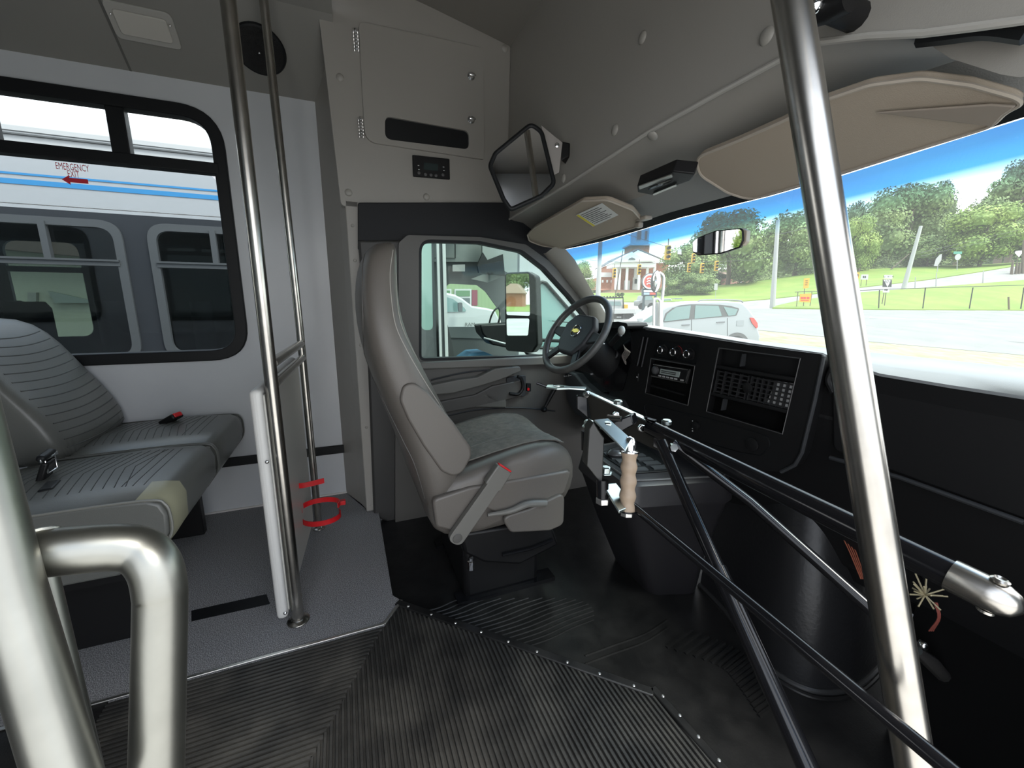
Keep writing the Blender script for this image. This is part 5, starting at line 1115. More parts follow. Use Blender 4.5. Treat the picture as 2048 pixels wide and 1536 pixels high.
for k, (a, b, dd, lb_) in enumerate(SG):
    o = st0 if k == 0 else dup(st0); o.location = vp(a, b, dd); o['label'] = lb_
    if k == 2: o.scale = (1.25, 1.25, 1.05)
wm = MB(); wires = [((1180, 440, 40), (1240, 464, 42), (1330, 492, 34), (1345, 494, 36)), ((1180, 520, 46), (1280, 526, 44), (1400, 524, 46), (1500, 520, 46), (1553, 512, 42)), ((1842, 505, 50), (1950, 480, 60), (2060, 455, 62)), ((1842, 512, 50), (1950, 488, 60), (2060, 462, 62)), ((1553, 470, 42), (1700, 440, 55), (1842, 470, 50))]
for q in wires: wm.tube(bez([vp(*k) for k in q], 5), .018, 5)
tag(wm.build('overhead_wires', M('wire_dark', (.03, .03, .03), .6)), 'thin dark overhead wires strung between the poles and signals', 'wires')
def sign(name, corners, dist, mat, label, posts=(), cat='sign', pmat=bark):
    t = thing(name, vp(corners[3][0], posts[0][3] if posts else corners[3][1], dist), label, cat)
    b = MB().prism([vp(a, b_, dist) for a, b_ in corners], HF*.03).build('board', mat, t)
    for (xa, ya, xb, yb) in posts: MB().tube([vp(xa, ya, dist+.05), vp(xb, yb, dist+.05)], .035, 6).build('post', pmat, t)
    return t, b
def bars(t, mat, dist, rects, name='lettering'):
    m = MB()
    for x0, x1, y0, y1 in rects: m.prism([vp(x0, y1, dist-.02), vp(x1, y1, dist-.02), vp(x1, y0, dist-.02), vp(x0, y0, dist-.02)], HF*.01)
    m.build(name, mat, t, smooth=False)
t, b = sign('road_sign', ((1608, 557), (1619.5, 556), (1617, 576), (1607, 577)), 41.5, org_, 'upright orange sign on a thin post left of the slanted pole', ((1609, 577, 1607, 612),)); bars(t, ink, 41.5, ((1611, 1616, 561, 562), (1611, 1616, 565, 566), (1610, 1615, 569, 570)))
t, b = sign('banner_sign', ((1600, 588), (1623, 587), (1621, 605), (1599, 604)), 41.2, org_, 'wide orange and yellow banner on a dark frame at the highway', ((1596, 584, 1593, 613), (1624, 584, 1620, 612))); bars(t, redp, 41.2, ((1602, 1606, 594, 598), (1607, 1612, 594, 598), (1614, 1619, 594, 598), (1602, 1618, 600, 601.5)))
t, b = sign('road_sign', ((1711.5, 545), (1719, 545), (1718, 557), (1711, 557)), 60, org_, 'small yellow sign just right of the slanted pole on the hill', ((1714, 557, 1711, 580),)); bars(t, ink, 60, ((1713.5, 1717, 548, 553),))
t, b = sign('road_sign', ((1723, 549), (1737, 549), (1736, 559.5), (1721, 559)), 58, wpaint, 'small white rectangular sign beside the small yellow one', ((1723, 559, 1720, 585), (1733, 559, 1731, 586))); bars(t, ink, 58, ((1726, 1728.5, 552, 556), (1729.5, 1732, 552, 556)))
# NORTH 307 route marker
SD = 41
t, b = sign('route_sign', ((1769, 550), (1785, 550), (1785, 557), (1768.5, 557)), SD, whitep, 'NORTH 307 route marker sign with arrow plate on two posts', ((1768, 585, 1764, 608), (1772, 585, 1769, 611)))
text_mbx = MB(); text_mb(text_mbx, 'NORTH', vp(1777, 553.6, SD-.02), HR, (0, 0, 1), .30); text_mbx.build('lettering', ink, t, smooth=False)
MB().prism([vp(a, b_, SD) for a, b_ in ((1766, 558.5), (1784, 558.5), (1783, 574), (1765.5, 574))], HF*.03).build('marker_plate', ink, t)
MB().prism([vp(a, b_, SD-.02) for a, b_ in ((1767, 559), (1783.5, 559), (1775, 573.5))], HF*.02).build('white_triangle', whitep, t)
text_mbx = MB(); text_mb(text_mbx, '307', vp(1775, 563.2, SD-.05), HR, (0, 0, 1), .48); text_mbx.build('lettering', ink, t, smooth=False)
MB().prism([vp(a, b_, SD) for a, b_ in ((1767, 575.5), (1779, 575.5), (1778.5, 584.5), (1766, 584.5))], HF*.03).build('arrow_plate', whitep, t)
MB().prism([vp(a, b_, SD-.02) for a, b_ in ((1768.5, 579.2), (1773, 579.2), (1773, 577.8), (1776.5, 580), (1773, 582), (1773, 580.8), (1768.5, 580.8))], HF*.01).build('arrow', ink, t)
t, b = sign('street_sign', ((1908, 503), (1924, 503), (1924, 508), (1907, 508)), 56, M('sign_green', (.04, .20, .14), .5), 'green street name sign above a round grey sign on the hill', ((1915, 508, 1914, 540),), pmat=polew)
MB().lathe([(0, 0), (.40, 0), (.40, .03), (0, .03)], vp(1915.5, 514, 56), -HF, 16).build('round_plate', polew, t)
t, b = sign('road_sign', ((1880, 509), (1884, 508), (1883, 520), (1875, 532), (1868, 532), (1872, 518)), 57, polew, 'grey back of a tilted road sign near the street name sign', ((1876, 530, 1874, 545),), pmat=polew)
t, b = sign('road_sign', ((2032, 502), (2044, 501), (2046, 504), (2038, 514), (2030, 506)), 54, whitep, 'white yield sign by the wooden posts at right edge', ((2035, 514, 2033, 540),))
for k, (a, b_, c_) in enumerate(((2022, 520, 558), (2030, 525, 558), (2036, 525, 558), (2044, 480, 556))):
    pole(a, c_, a+4, b_, 53, .13, ('shortest wooden post of the row at the right edge', 'second wooden post of the row at the right edge', 'third wooden post of the row at the right edge', 'tall tilted wooden post at the right edge')[k], bark, 'wooden_post')
t, b = sign('road_sign', ((1355.5, 499), (1363, 498), (1363, 509), (1355, 508)), 44, wpaint, 'small white and blue sign hanging beside the yellow signal')
t, b = sign('road_sign', ((1429, 567), (1435.5, 567), (1435, 580), (1428, 580)), 60, polew, 'grey rectangular sign on a post above the silver wagon roof', ((1431.5, 580, 1431, 600),), pmat=polew)
# fence along the highway
fc = thing('fence', vp(1760, 621, 40.5), 'low black cable fence along the far side of the highway', 'fence')
for xb, xt in ((1845, 1851), (1938, 1946), (2041, 2048), (1757, 1759)):
    MB().tube([vp(xb, 621, 40.5), vp(xt, 575 if xb > 1800 else 580, 40.5)], .045, 6).build('post', ink, fc)
MB().tube(bez([vp(a, b_, 40.5) for a, b_ in ((1680, 583), (1760, 579), (1850, 576), (1946, 573), (2060, 570))], 4), .035, 6).build('top_rail', ink, fc)
MB().tube(bez([vp(a, b_, 40.5) for a, b_ in ((1590, 584), (1625, 583), (1680, 583))], 4), .03, 6).build('top_rail', ink, fc)
fp = MB()
for xb, yb, yt in ((1872, 572, 548), (1830, 577, 556), (1905, 568, 545), (1962, 563, 542), (1740, 585, 565)): pass
for k, (xb, yb, yt) in enumerate(((1872, 572, 546), (1830, 577, 554), (1966, 563, 541))): pole(xb, yb, xb+1, yt, 50.5, .05, ('thin grey fence stake in the middle of the upper lawn edge', 'thin grey fence stake next to the leaning pole foot', 'thin grey fence stake toward the wooden posts')[k], polew, 'fence_stake')
tag(MB().tube([vp(2018, 621, 40.3), vp(2017, 594, 40.3)], .07, 6).build('hydrant_post', M('rust', (.12, .09, .05), .9)), 'short rusty post on the lower lawn by the fence', 'post')
# ---- silver wagon
WD = 14.2
car = thing('station_wagon', vp(1400, 700, WD), 'silver station wagon parked nose left just beyond the dashboard', 'car')
prof_ = [(1222, 672), (1240, 653), (1283, 643.5), (1312, 625), (1335, 613), (1360, 606.5), (1400, 603), (1450, 602), (1478, 603.5), (1488, 607), (1500, 620), (1510, 634), (1515, 648), (1518, 662), (1521, 672), (1518, 688), (1222, 692)]
P0 = [vp(a, b_, WD) for a, b_ in prof_]
MB().prism(P0, HF*1.7).build('body', silver, car, bevel=.06, seg=4, ang=60)
def cw(pts, mat, name, d_=.02, r=.03, th=.03): return MB().prism(rpoly([vp(a, b_, WD-d_) for a, b_ in pts], r, 3), HF*th).build(name, mat, car)
cw(((1326, 645), (1331, 627), (1345, 616), (1362, 610.5), (1384, 608.5), (1440, 609.5), (1462, 612), (1479, 617), (1473, 631.5), (1450, 633.5), (1388, 638.5)), M('window_trim', (.07, .07, .072), .5), 'window_surround', .012, .05)
for w_ in (((1328, 643), (1334, 628), (1352, 614.5), (1382, 610.5), (1378, 637)), ((1391, 610.5), (1437, 611.5), (1444, 632), (1389, 637.5)), ((1447, 613), (1476, 618.5), (1470.5, 630), (1457, 632))): cw(w_, tealglass, 'side_window', .022, .02)
cw(((1286, 643), (1310, 627), (1322, 621), (1318, 636), (1300, 645)), tealglass, 'windshield', .01, .02)
for a, b_ in ((1372, 650.5), (1442, 645)): cw(((a-8, b_-1), (a+8, b_-2), (a+8, b_), (a-8, b_+1)), M('door_pull', (.10, .10, .11), .4) if a < 1400 else bpy.data.materials['door_pull'], 'door_handle', .03, .005)
cw(((1500, 635), (1508, 636), (1515, 646), (1516, 654), (1513, 657), (1504, 646)), M('tail_red', (.45, .04, .03), .3), 'tail_light', .03, .02)
cw(((1474, 641), (1488, 640), (1488, 652), (1473, 652)), M('silver_seam', (.22, .235, .25), .35), 'fuel_door', .012, .02)
for x_, a, b_ in ((1383, 609, 672), (1455, 636, 672)): cw(((x_-.5, a), (x_+.5, a), (x_+.7, b_), (x_-.3, b_)), bpy.data.materials['window_trim'], 'door_seam', .008, .001, .01)
MB().tube(bez([vp(a, b_, WD+.15) for a, b_ in ((1396, 603), (1405, 600), (1440, 599.5), (1478, 601), (1486, 605))], 4), .022, 8).build('roof_rail', M('rail_grey', (.16, .16, .165), .4), car)
for x_ in (1268, 1472):
    c = vp(x_, 690, WD); 
    ar = [c+HR*(.43*math.cos(a_))+V((0, 0, .43*math.sin(a_))) for a_ in [PI*i/14 for i in range(15)]]; MB().prism([p-HF*.02 for p in ar], HF*.05).build('wheel_arch', bpy.data.materials['window_trim'], car)
    wh = MB().lathe([(0, .03), (.2, .03), (.21, .0), (.33, .0), (.34, .06), (.34, .2), (0, .2)], c-HF*.04-V((0, 0, .02)), HF, 24).build('wheel', tire, car)
    MB().lathe([(0, 0), (.19, .01), (.2, .04), (0, .04)], c-HF*.05-V((0, 0, .02)), HF, 16).build('hubcap', alum, wh)
cw(((1276, 637), (1286, 637), (1285, 645), (1278, 645)), silver, 'door_mirror', .25, .02, .15)
# ---- white flatbed truck
FD = 26
tk = thing('flatbed_truck', vp(1230, 642, FD), 'white flatbed work truck parked behind the steering wheel rim', 'truck')
def tb(pts, mat, name, th, off=0, bev=.03): return MB().prism([vp(a, b_, FD+off) for a, b_ in pts], HF*th).build(name, mat, tk, bevel=bev)
tb(((1212, 600), (1246, 599), (1250, 620), (1212, 621)), wpaint, 'cab', 1.8, .2); tb(((1219, 603), (1241, 603), (1243, 611), (1219, 611)), tealglass, 'rear_window', .03, .16, 0)
tb(((1198, 619), (1271, 617), (1272, 627), (1198, 629)), wpaint, 'flat_bed', 2.0, -.3)
m = MB(); m.tube([vp(1247, 620, FD), vp(1246, 595, FD), vp(1206, 596, FD)], .05, 6)
for k in range(7): m.tube([vp(1209+k*6, 596, FD), vp(1208+k*6, 592, FD)], .04, 5)
m.build('ladder_rack', blackp, tk)
for x_ in (1222, 1257):
    MB().lathe([(0, .05), (.2, .05), (.22, 0), (.36, 0), (.37, .08), (.37, .3), (0, .3)], vp(x_, 634, FD-.2), HF, 20).build('wheel', tire, tk)
tb(((1202, 629), (1264, 628), (1262, 633), (1203, 634)), blackp, 'chassis', .8, .2, 0)
tb(((1247, 609), (1256, 609), (1256, 618), (1247, 618)), ylw, 'yellow_tool_box', .5, .1, .02)
# ---- grey SUV and other parked cars
def carx(name, x0, x1, yt, yb, dist, mat, label, cat='car', L=1.8):
    t = thing(name, vp((x0+x1)/2, yb, dist), label, cat); w_ = x1-x0; h_ = yb-yt
    pts = [(0, .85), (0, .45), (.16, .42), (.28, .05), (.8, 0), (.97, .38), (1, .5), (1, .85)]
    MB().prism(rpoly([vp(x0+a*w_, yt+b_*h_, dist) for a, b_ in pts], .1, 2), HF*L).build('body', mat, t, bevel=.03)
    MB().prism([vp(x0+a*w_, yt+b_*h_, dist-.02) for a, b_ in ((.22, .40), (.31, .1), (.77, .07), (.88, .38))], HF*.03).build('window', tealglass, t)
    for u in (.2, .8): MB().lathe([(0, 0), (.33, 0), (.33, .25), (0, .25)], vp(x0+u*w_, yb-.14*h_, dist-.05), HF, 14).build('wheel', tire, t)
    return t
carx('suv', 1278, 1309, 590, 616, 42, M('grey_suv_paint', (.15, .155, .155), .4), 'grey boxy off-road car seen behind the round red sign')
carx('parked_car', 1320, 1347, 597, 612, 58, wpaint, 'white parked car at the left of the distant row, by the church lawn')
carx('parked_car', 1345, 1368, 596, 610, 60, M('dark_car_paint', (.08, .085, .09), .4), 'dark distant parked car just above the silver wagon windshield')
carx('parked_car', 1362, 1388, 598, 611, 62, silver, 'silver distant parked car above the silver wagon roof')
# ---- round red advertising sign on two legs
RD = 24
t = thing('pylon_sign', vp(1295, 642, RD), 'round red and white sign above a small red-white-blue panel on two dark posts', 'sign')
c = vp(1299, 563, RD); navy = M('dark_teal_post', (.03, .045, .05), .5)
MB().lathe([(0, .0), (.46, 0), (.46, .1), (0, .1)], c, -HF, 32).build('disc', navy, t); MB().lathe([(0, 0), (.42, 0), (.42, .02), (0, .02)], c-HF*.10, -HF, 32).build('white_disc', whitep, t)
MB().lathe([(0, 0), (.34, 0), (.34, .02), (0, .02)], c-HF*.12, -HF, 32).build('red_disc', M('sign_red', (.42, .06, .04), .5), t)
m = MB()
for k in range(3): m.tube(bez([c-HF*.15+HR*a+V((0, 0, b_+.14-.14*k)) for a, b_ in ((-.2, -.03), (-.07, .04), (.07, -.03), (.2, .04))], 4), .028, 6)
m.build('white_mark', whitep, t)
MB().prism([vp(a, b_, RD) for a, b_ in ((1285, 577), (1314, 576), (1314, 592), (1285, 592))], HF*.2).build('panel_box', navy, t)
for nm, mt_, q in (('white_band', whitep, (1287.5, 1311, 580, 584)), ('blue_band', M('pale_blue', (.3, .38, .5), .5), (1287.5, 1299, 585, 589.5)), ('red_band', bpy.data.materials['sign_red'], (1299.5, 1311, 585, 589.5))):
    bars(t, mt_, RD, (q,), nm)
for xa, xb in ((1288, 1284), (1311, 1308)): MB().tube([vp(xa, 592, RD+.1), vp(xb, 645, RD+.1)], .07, 8).build('leg', navy, t)
# ---- fender mirror, antenna on this bus
fm = thing('fender_mirror', at_d(1325, 655, 2.6), 'oval convex fender mirror on chrome arms beyond the windshield', 'mirror')
c = at_d(1313, 563, 2.6); u_ = V((0, -1, 0)); MB().loft([[c+HF*h_+HR*(.028*s_*math.cos(a_))+V((0, 0, .070*s_*math.sin(a_))) for a_ in [2*PI*i/28 for i in range(28)]] for s_, h_ in ((.98, 0), (1, .01), (.9, .04), (.5, .06))]).build('shell', blackp, fm, ang=60)
MB().loft([[c-HF*h_+HR*(.028*s_*math.cos(a_))+V((0, 0, .070*s_*math.sin(a_))) for a_ in [2*PI*i/28 for i in range(28)]] for s_, h_ in ((.93, .001), (.7, .012), (.35, .017), (.02, .018))]).build('convex_glass', mirrorm, fm, ang=80)
MB().tube(bez([at_d(a, b_, 2.62) for a, b_ in ((1318, 545), (1327, 555), (1325, 590), (1322, 625), (1324, 668))], 5), .010, 10).build('chrome_arm', alum, fm)
MB().tube(bez([at_d(a, b_, 2.6) for a, b_ in ((1307, 670), (1308, 605), (1312, 598), (1318, 600), (1321, 612), (1320, 672))], 5), .008, 10).build('chrome_loop', alum, fm)
MB().prism([at_d(a, b_, 2.62) for a, b_ in ((1309, 605), (1319, 605), (1320, 672), (1309, 672))], (.01, .01, 0)).build('white_plate', wpaint, fm)
an = MB().tube([at_d(1226, 660, 2.3), at_d(1229, 600, 2.35), at_d(1246, 501, 2.5)], .0022, 6); tag(an.build('antenna', blackp), 'thin black whip antenna crossing in front of the church', 'antenna')
hd_ = [at_d(1190, 662, 2.2), at_d(1500, 700, 2.2), at_d(2100, 800, 2.2)]
hood = MB().prism([(1.45, .15, .62), (1.45, 1.85, .62), (2.5, 1.75, .52), (2.5, .25, .52)], (0, 0, -.1)).build('hood', buswhite, bevel=.04); tag(hood, 'white front hood of this bus below the windshield', 'hood')
# ---- driver side mirror
om = thing('side_mirror', at_y(1035, 700, 2.3), 'tall black two-part side mirror outside the driver window', 'mirror')
mn2 = V((-.87, -.49, -.0)).normalized(); mc2 = at_y(1035, 625, 2.3)
def mp2(pts, o_=0): return [at_p(a, b_, mc2+mn2*o_, mn2) for a, b_ in pts]
MB().prism(rpoly(mp2(((1008, 545), (1054, 543), (1070, 552), (1075, 690), (1064, 706), (1010, 702))), .03), -mn2*.06).build('housing', blackp, om, bevel=.01, seg=3)
MB().prism(rpoly(mp2(((1012, 548), (1058, 547), (1060, 632), (1013, 630)), .003), .015), -mn2*.002).build('flat_mirror', mirrorm, om, smooth=False)
MB().prism(rpoly(mp2(((1013, 637), (1059, 637), (1056, 671), (1014, 671)), .003), .012), -mn2*.002).build('convex_mirror', mirrorm, om, smooth=False)
MB().tube(bez([at_y(a, b_, 2.3) for a, b_ in ((1042, 700), (1043, 680), (1052, 679), (1100, 681), (1180, 684))], 4), .012, 8).build('arm', blackp, om)
MB().tube(bez([at_y(a, b_, 2.3) for a, b_ in ((1046, 682), (1050, 700), (1062, 710), (1100, 714), (1180, 716))], 4), .012, 8).build('arm', blackp, om)
# ================================================================== the other bus beside us
YB = 4.2
def ob(a, b_, Y=YB): return at_y(a, b_, Y)
bus = thing('parked_bus', (0, YB, -.75), 'white shuttle bus with blue stripes and dark windows parked alongside', 'bus')
z_dark = 1.622; z_bot = .35; gfr = M('bus_window_frame', (.055, .058, .060), .5)
x1w = ob(262, 600).x; x2w = ob(322, 600).x; W = [(x1w-2.95, x1w-1.55), (x1w-1.42, x1w), (x2w, x2w+1.15)]
def hole(x0, x1, z0=.52, z1=1.55, y=YB, r=.12): return rpoly([(x0, y, z0), (x1, y, z0), (x1, y, z1), (x0, y, z1)], r, 6)
xe = ob(838, 600).x; xf = ob(1037, 600).x
MB().prism([(-6, YB, z_dark), (xf, YB, z_dark), (xf, YB, 2.16), (-6, YB, 2.16)], (0, .05, 0)).build('upper_side', buswhite, bus, smooth=False)
MB().prism([(-6, YB, -.35), (xe-.02, YB, -.35), (xe-.02, YB, z_dark), (-6, YB, z_dark)], (0, .05, 0), holes=[hole(*w_) for w_ in W]).build('window_band', M('dark_bus_panel', (.025, .027, .031), .35, spec=.3), bus, smooth=False)
rf_ = [(YB, 2.16), (YB+.02, 2.22), (YB+.09, 2.31), (YB+.28, 2.37), (YB+1.1, 2.46), (YB+2.2, 2.30), (YB+2.2, 2.2), (YB+1.1, 2.38), (YB+.2, 2.30), (YB+.05, 2.16)]
MB().prism([(-6, y_, z_) for y_, z_ in rf_], (xf+6, 0, 0)).build('roof', buswhite, bus, ang=50)
MB().bx(-6, xf, YB-.015, YB, 2.100, 2.110).build('drip_rail', gfr, bus)
MB().bx(-6, xf, YB-.006, YB, 2.125, 2.128).build('seam', gfr, bus)
zb1 = ob(300, 385).z; zb2 = ob(300, 371).z
s1 = MB().bx(-6, xf, YB-.004, YB, zb1-.016, zb1+.018).build('wide_stripe', blue, bus); MB().bx(-6, xf, YB-.004, YB, zb2-.004, zb2+.010).build('thin_stripe', blue, bus)
bg_, _ = glass('bus_glass', (.45, .50, .49), .10)
for (x0, x1) in W:
    f = MB(); O = hole(x0-.02, x1+.02, .50, 1.57, YB-.02, .14); I = hole(x0+.035, x1-.035, .555, 1.515, YB-.02, .10); n = len(O); vs = O+I+[p+V((0, .05, 0)) for p in O+I]
    f.add(vs, [q for i in range(n) for q in ((i, (i+1) % n, n+(i+1) % n, n+i), (2*n+i, 3*n+i, 3*n+(i+1) % n, 2*n+(i+1) % n), (i, 2*n+i, 2*n+(i+1) % n, (i+1) % n), (n+i, n+(i+1) % n, 3*n+(i+1) % n, 3*n+i))])
    f.bx(x0+.02, x1-.02, YB-.025, YB+.01, 1.235, 1.275); f.bx(x0+.02, x1-.02, YB-.035, YB-.02, 1.268, 1.282)
    for u in (.36, .70): f.bx(x0+(x1-x0)*u-.02, x0+(x1-x0)*u+.02, YB-.03, YB+.01, 1.27, 1.54)
    w_ = f.build('window', gfr, bus, ang=40); MB().prism(hole(x0+.02, x1-.02, .54, 1.53, YB+.015, .1), (0, .004, 0)).build('pane', bg_, w_, smooth=False)
# interior of the other bus
dk = M('bus_dark_interior', (.05, .052, .055), .8); grn = M('grey_green_panel', (.17, .185, .18), .5)
Wf = [(at_y(28, 600, YB+2.15).x, at_y(176, 600, YB+2.15).x)]
MB().prism([(-6, YB+2.15, -.35), (xe+.1, YB+2.15, -.35), (xe+.1, YB+2.15, 2.35), (-6, YB+2.15, 2.35)], (0, .04, 0), holes=[hole(a, b_, .55, 1.6, YB+2.15) for a, b_ in Wf]).build('far_side', dk, bus, smooth=False)
for a, b_ in Wf: MB().bx(a, b_, YB+2.13, YB+2.17, 1.27, 1.33).build('far_rail', gfr, bus)
MB().bx(-6, xf+.6, YB+.05, YB+2.15, -.06, -.02).build('floor', dk, bus)
sx0 = None
for row, yy in ((0, YB+.35), (1, YB+1.45)):
    for k in range(4):
        x_ = -3.3+k*.82+row*.1
        if sx0 is None:
            rg = [sellipse((x_+.10, 0, z_), (x_-.04, 0, z_), yy, yy+.46-(.08 if z_ > .9 else 0), 16, 3.4) for z_ in (.1, .5, .8, .9, .96)]; sx0 = MB().loft(rg).build('bus_seat', M('bus_seat_fabric', (.03, .033, .042), .8), bus, ang=70); xs0, ys0 = x_, yy
        else:
            c_ = sx0.copy(); COL.objects.link(c_); c_.location = sx0.location+V((x_-xs0, yy-ys0, 0))
# entry door leaf and opening
dl = MB().prism([(xe-.02, YB-.01, -.45), (ob(870, 600).x, YB-.01, -.45), (ob(870, 600).x, YB-.01, 2.2), (xe-.02, YB-.01, 2.2)], (0, .03, 0), holes=[rpoly([ob(843, 660), ob(866, 660), ob(862, 440), ob(838, 440)], .05)]).build('door_leaf', gfr, bus)
MB().prism(rpoly([ob(843, 660), ob(866, 660), ob(862, 440), ob(838, 440)], .05), (0, .004, 0)).build('door_pane', M('green_door_glass', (.20, .29, .26), .1, spec=.8), dl)
for xa, wd_ in ((877, .012), (889, .016)):
    xx = ob(xa, 600).x; MB().bx(xx-wd_, xx+wd_, YB-.04, YB-.01, -.45, 2.2).build('door_edge', wpaint, bus)
xx = ob(883, 600).x; MB().bx(xx-.03, xx+.03, YB-.015, YB+.02, -.45, 2.2).build('door_post', gfr, bus)
YF = YB+2.0
MB().prism([ob(893-30, 440, YF), ob(1010, 440, YF), ob(1010, 524, YF), ob(893-30, 524, YF)], (0, -.04, 0)).build('overhead_locker', grn, bus)
MB().tube([ob(911, 440, YF-.05), ob(911, 516, YF-.05), ob(870, 516, YF-.05)], .006, 5).build('locker_seam', dk, bus)
MB().prism([ob(963, 440, YF-.3), ob(1045, 440, YF-.3), ob(1045, 560, YF-.5), ob(1012, 545, YF-.5), ob(963, 522, YF-.3)], (0, -.04, 0)).build('front_locker', grn, bus)
MB().prism([ob(955, 530, YF-.6), ob(966, 505, YF-.6), ob(975, 520, YF-.6), ob(1006, 508, YF-.6), ob(1010, 552, YF-.6), ob(958, 546, YF-.6)], (0, .05, 0)).build('hanging_bag', blackp, bus)
hw = rpoly([ob(892, 654, YF), ob(893, 567, YF), ob(955, 570, YF), ob(972, 583, YF), ob(1000, 622, YF), ob(1005, 654, YF)], [.03, .08, .05, .05, .02, .02])
wall_ = [ob(855, 760, YF), ob(855, 524, YF), ob(1060, 520, YF), ob(1060, 760, YF)]
MB().prism(wall_, (0, .05, 0), holes=[hw]).build('far_cab_side', M('cab_grey_trim', (.065, .07, .072), .6), bus, smooth=False)
MB().prism([ob(893, 655, YF-.02), ob(1040, 655, YF-.02), ob(1040, 680, YF-.02), ob(893, 675, YF-.02)], (0, .02, 0)).build('door_panel', M('door_grey', (.10, .11, .112), .5), bus)
MB().prism([ob(904, 530, YF-.05), ob(929, 529, YF-.05), ob(929, 543, YF-.05), ob(904, 543, YF-.05)], (0, -.03, 0)).build('cab_lamp', wpaint, bus)
MB().prism([ob(942, 558, YF-.3), ob(965, 549, YF-.3), ob(1008, 552, YF-.3), ob(975, 565, YF-.3)], (0, -.02, 0)).build('cab_visor', grn, bus)
cs = ob(989, 640, YB+1.5); MB().tube([cs+V((.10*math.sin(a_)*.5, .19*math.cos(a_), .17*math.sin(a_))) for a_ in [2*PI*i/24 for i in range(24)]], .014, 8, closed=True).build('cab_wheel', blackp, bus)
MB().prism([ob(960, 650, YB+1), ob(1035, 646, YB+1), ob(1035, 700, YB+1), ob(985, 690, YB+1), ob(965, 668, YB+1)], (0, .3, 0)).build('cab_dash', blackp, bus, bevel=.02)
MB().tube([ob(968, 676, YB+.9), ob(1020, 690, YB+.7)], .012, 8).build('cab_lever', alum, bus)
MB().prism(rpoly([ob(925, 720, YB+1.2), ob(945, 706, YB+1.2), ob(970, 704, YB+1.2), ob(1000, 716, YB+1.2), ob(1000, 730, YB+1.2), ob(925, 730, YB+1.2)], .03), (0, .4, 0)).build('blue_seat', M('blue_cloth', (.06, .16, .26), .8), bus, bevel=.02)
MB().bx(xe, xf+.5, YB+.3, YB+2.1, -.4, .1).build('cab_floor', dk, bus)
MB().prism([ob(893, 740, YB+1.6), ob(893, 640, YB+1.6), ob(905, 690, YB+1.6), ob(912, 740, YB+1.6)], (0, .4, 0)).build('cab_seat', dk, bus)
# cab of the other bus
MB().prism([(xf, YB-.02, -.45), (ob(1049, 600).x, YB-.02, -.45), (ob(1049, 600).x, YB-.02, 2.3), (xf, YB-.02, 2.3)], (0, .06, 0)).build('front_post', buswhite, bus)
cab = [ob(1049, 480), ob(1062, 505), ob(1100, 535), ob(1150, 600), ob(1200, 665), ob(1230, 760), ob(1049, 800)]
cwn = rpoly([ob(1074, 695), ob(1074, 575), ob(1082, 563), ob(1092, 566), ob(1165, 650), ob(1172, 700)], .04)
MB().prism(cab, (0, .06, 0), holes=[cwn]).build('cab_side', buswhite, bus, smooth=False)
MB().tube(cwn, .018, 6, closed=True).build('cab_window_seal', frameb, bus)
MB().prism([p+V((0, .02, 0)) for p in cwn], (0, .01, 0)).build('cab_window', M('bus_glass_reflection', (.13, .23, .22), .08, spec=.8), bus)  # opaque teal pane, its reflections put into the colour
MB().tube([ob(1105, 642, YB-.03), ob(1140, 645, YB-.03)], .006, 6).build('window_handle', blackp, bus)
# ---- green building and white pickup behind the other bus
GY = 15.0
gb = thing('green_building', ob(940, 650, GY), 'pale green metal building with white window and maroon shutter behind pickup', 'building')
MB().bx(1.8, 5.6, GY, GY+.2, -.75, 3.6).build('siding', M('green_siding', (.17, .23, .12), .6, bump=('X', 2.2, .8)), gb)
def gwi(x0, x1, y0, y1, Y=GY-.04): return [ob(x0, y1, Y), ob(x1, y1, Y), ob(x1, y0, Y), ob(x0, y0, Y)]
for x0, x1 in ((909, 943), (870, 903)):
    f = MB().prism(gwi(x0, x1, 578, 612), (0, .04, 0)).build('window_frame', wpaint, gb); MB().prism(gwi(x0+3, x1-3, 581, 592.5, GY-.06), (0, .02, 0)).build('pane', M('green_pane', (.06, .13, .06), .2), f); MB().prism(gwi(x0+3, x1-3, 596, 612, GY-.06), (0, .02, 0)).build('pane', darkglass, f)
MB().prism(gwi(944, 955, 580, 611, GY-.05), (0, .04, 0)).build('shutter', M('maroon', (.15, .025, .045), .5), gb)
MB().bx(1.7, 5.7, GY-.3, GY+.3, 3.5, 3.7).build('roof_edge', wpaint, gb)
cb_ = thing('cream_building', at_y(100, 640, 12), 'cream coloured building with lean-to roof seen through both bus windows', 'building')
MB().bx(-8.2, -4.2, 12, 14, -.75, 2.2).build('wall', M('cream_siding', (.30, .32, .24), .7), cb_)
MB().prism([at_y(a, b_, 11.9) for a, b_ in ((95, 582), (178, 600), (178, 606), (110, 606))], (0, .1, 0)).build('lean_to', M('cream_metal', (.16, .19, .16), .5), cb_)
MB().prism([at_y(a, b_, 11.9) for a, b_ in ((55, 585), (72, 585), (72, 640), (55, 640))], (0, .1, 0)).build('doorway', M('cream_doorway', (.17, .18, .15), .6), cb_)
MB().prism([(-8.6, 11.6, 2.1), (-3.9, 11.6, 1.75), (-3.9, 11.6, 2.0), (-8.6, 11.6, 2.9)], (0, 2.8, 0)).build('roof', M('brown_shingle', (.10, .075, .06), .9), cb_)
PK = 10.0
pk = thing('pickup_truck', ob(930, 660, PK), 'white pickup truck seen through the driver window of the other bus', 'truck')
prof_ = [(820, 600), (860, 587), (893, 585.5), (910, 589), (925, 597), (945, 612), (972, 616), (990, 620), (1000, 640), (1004, 672), (820, 672)]
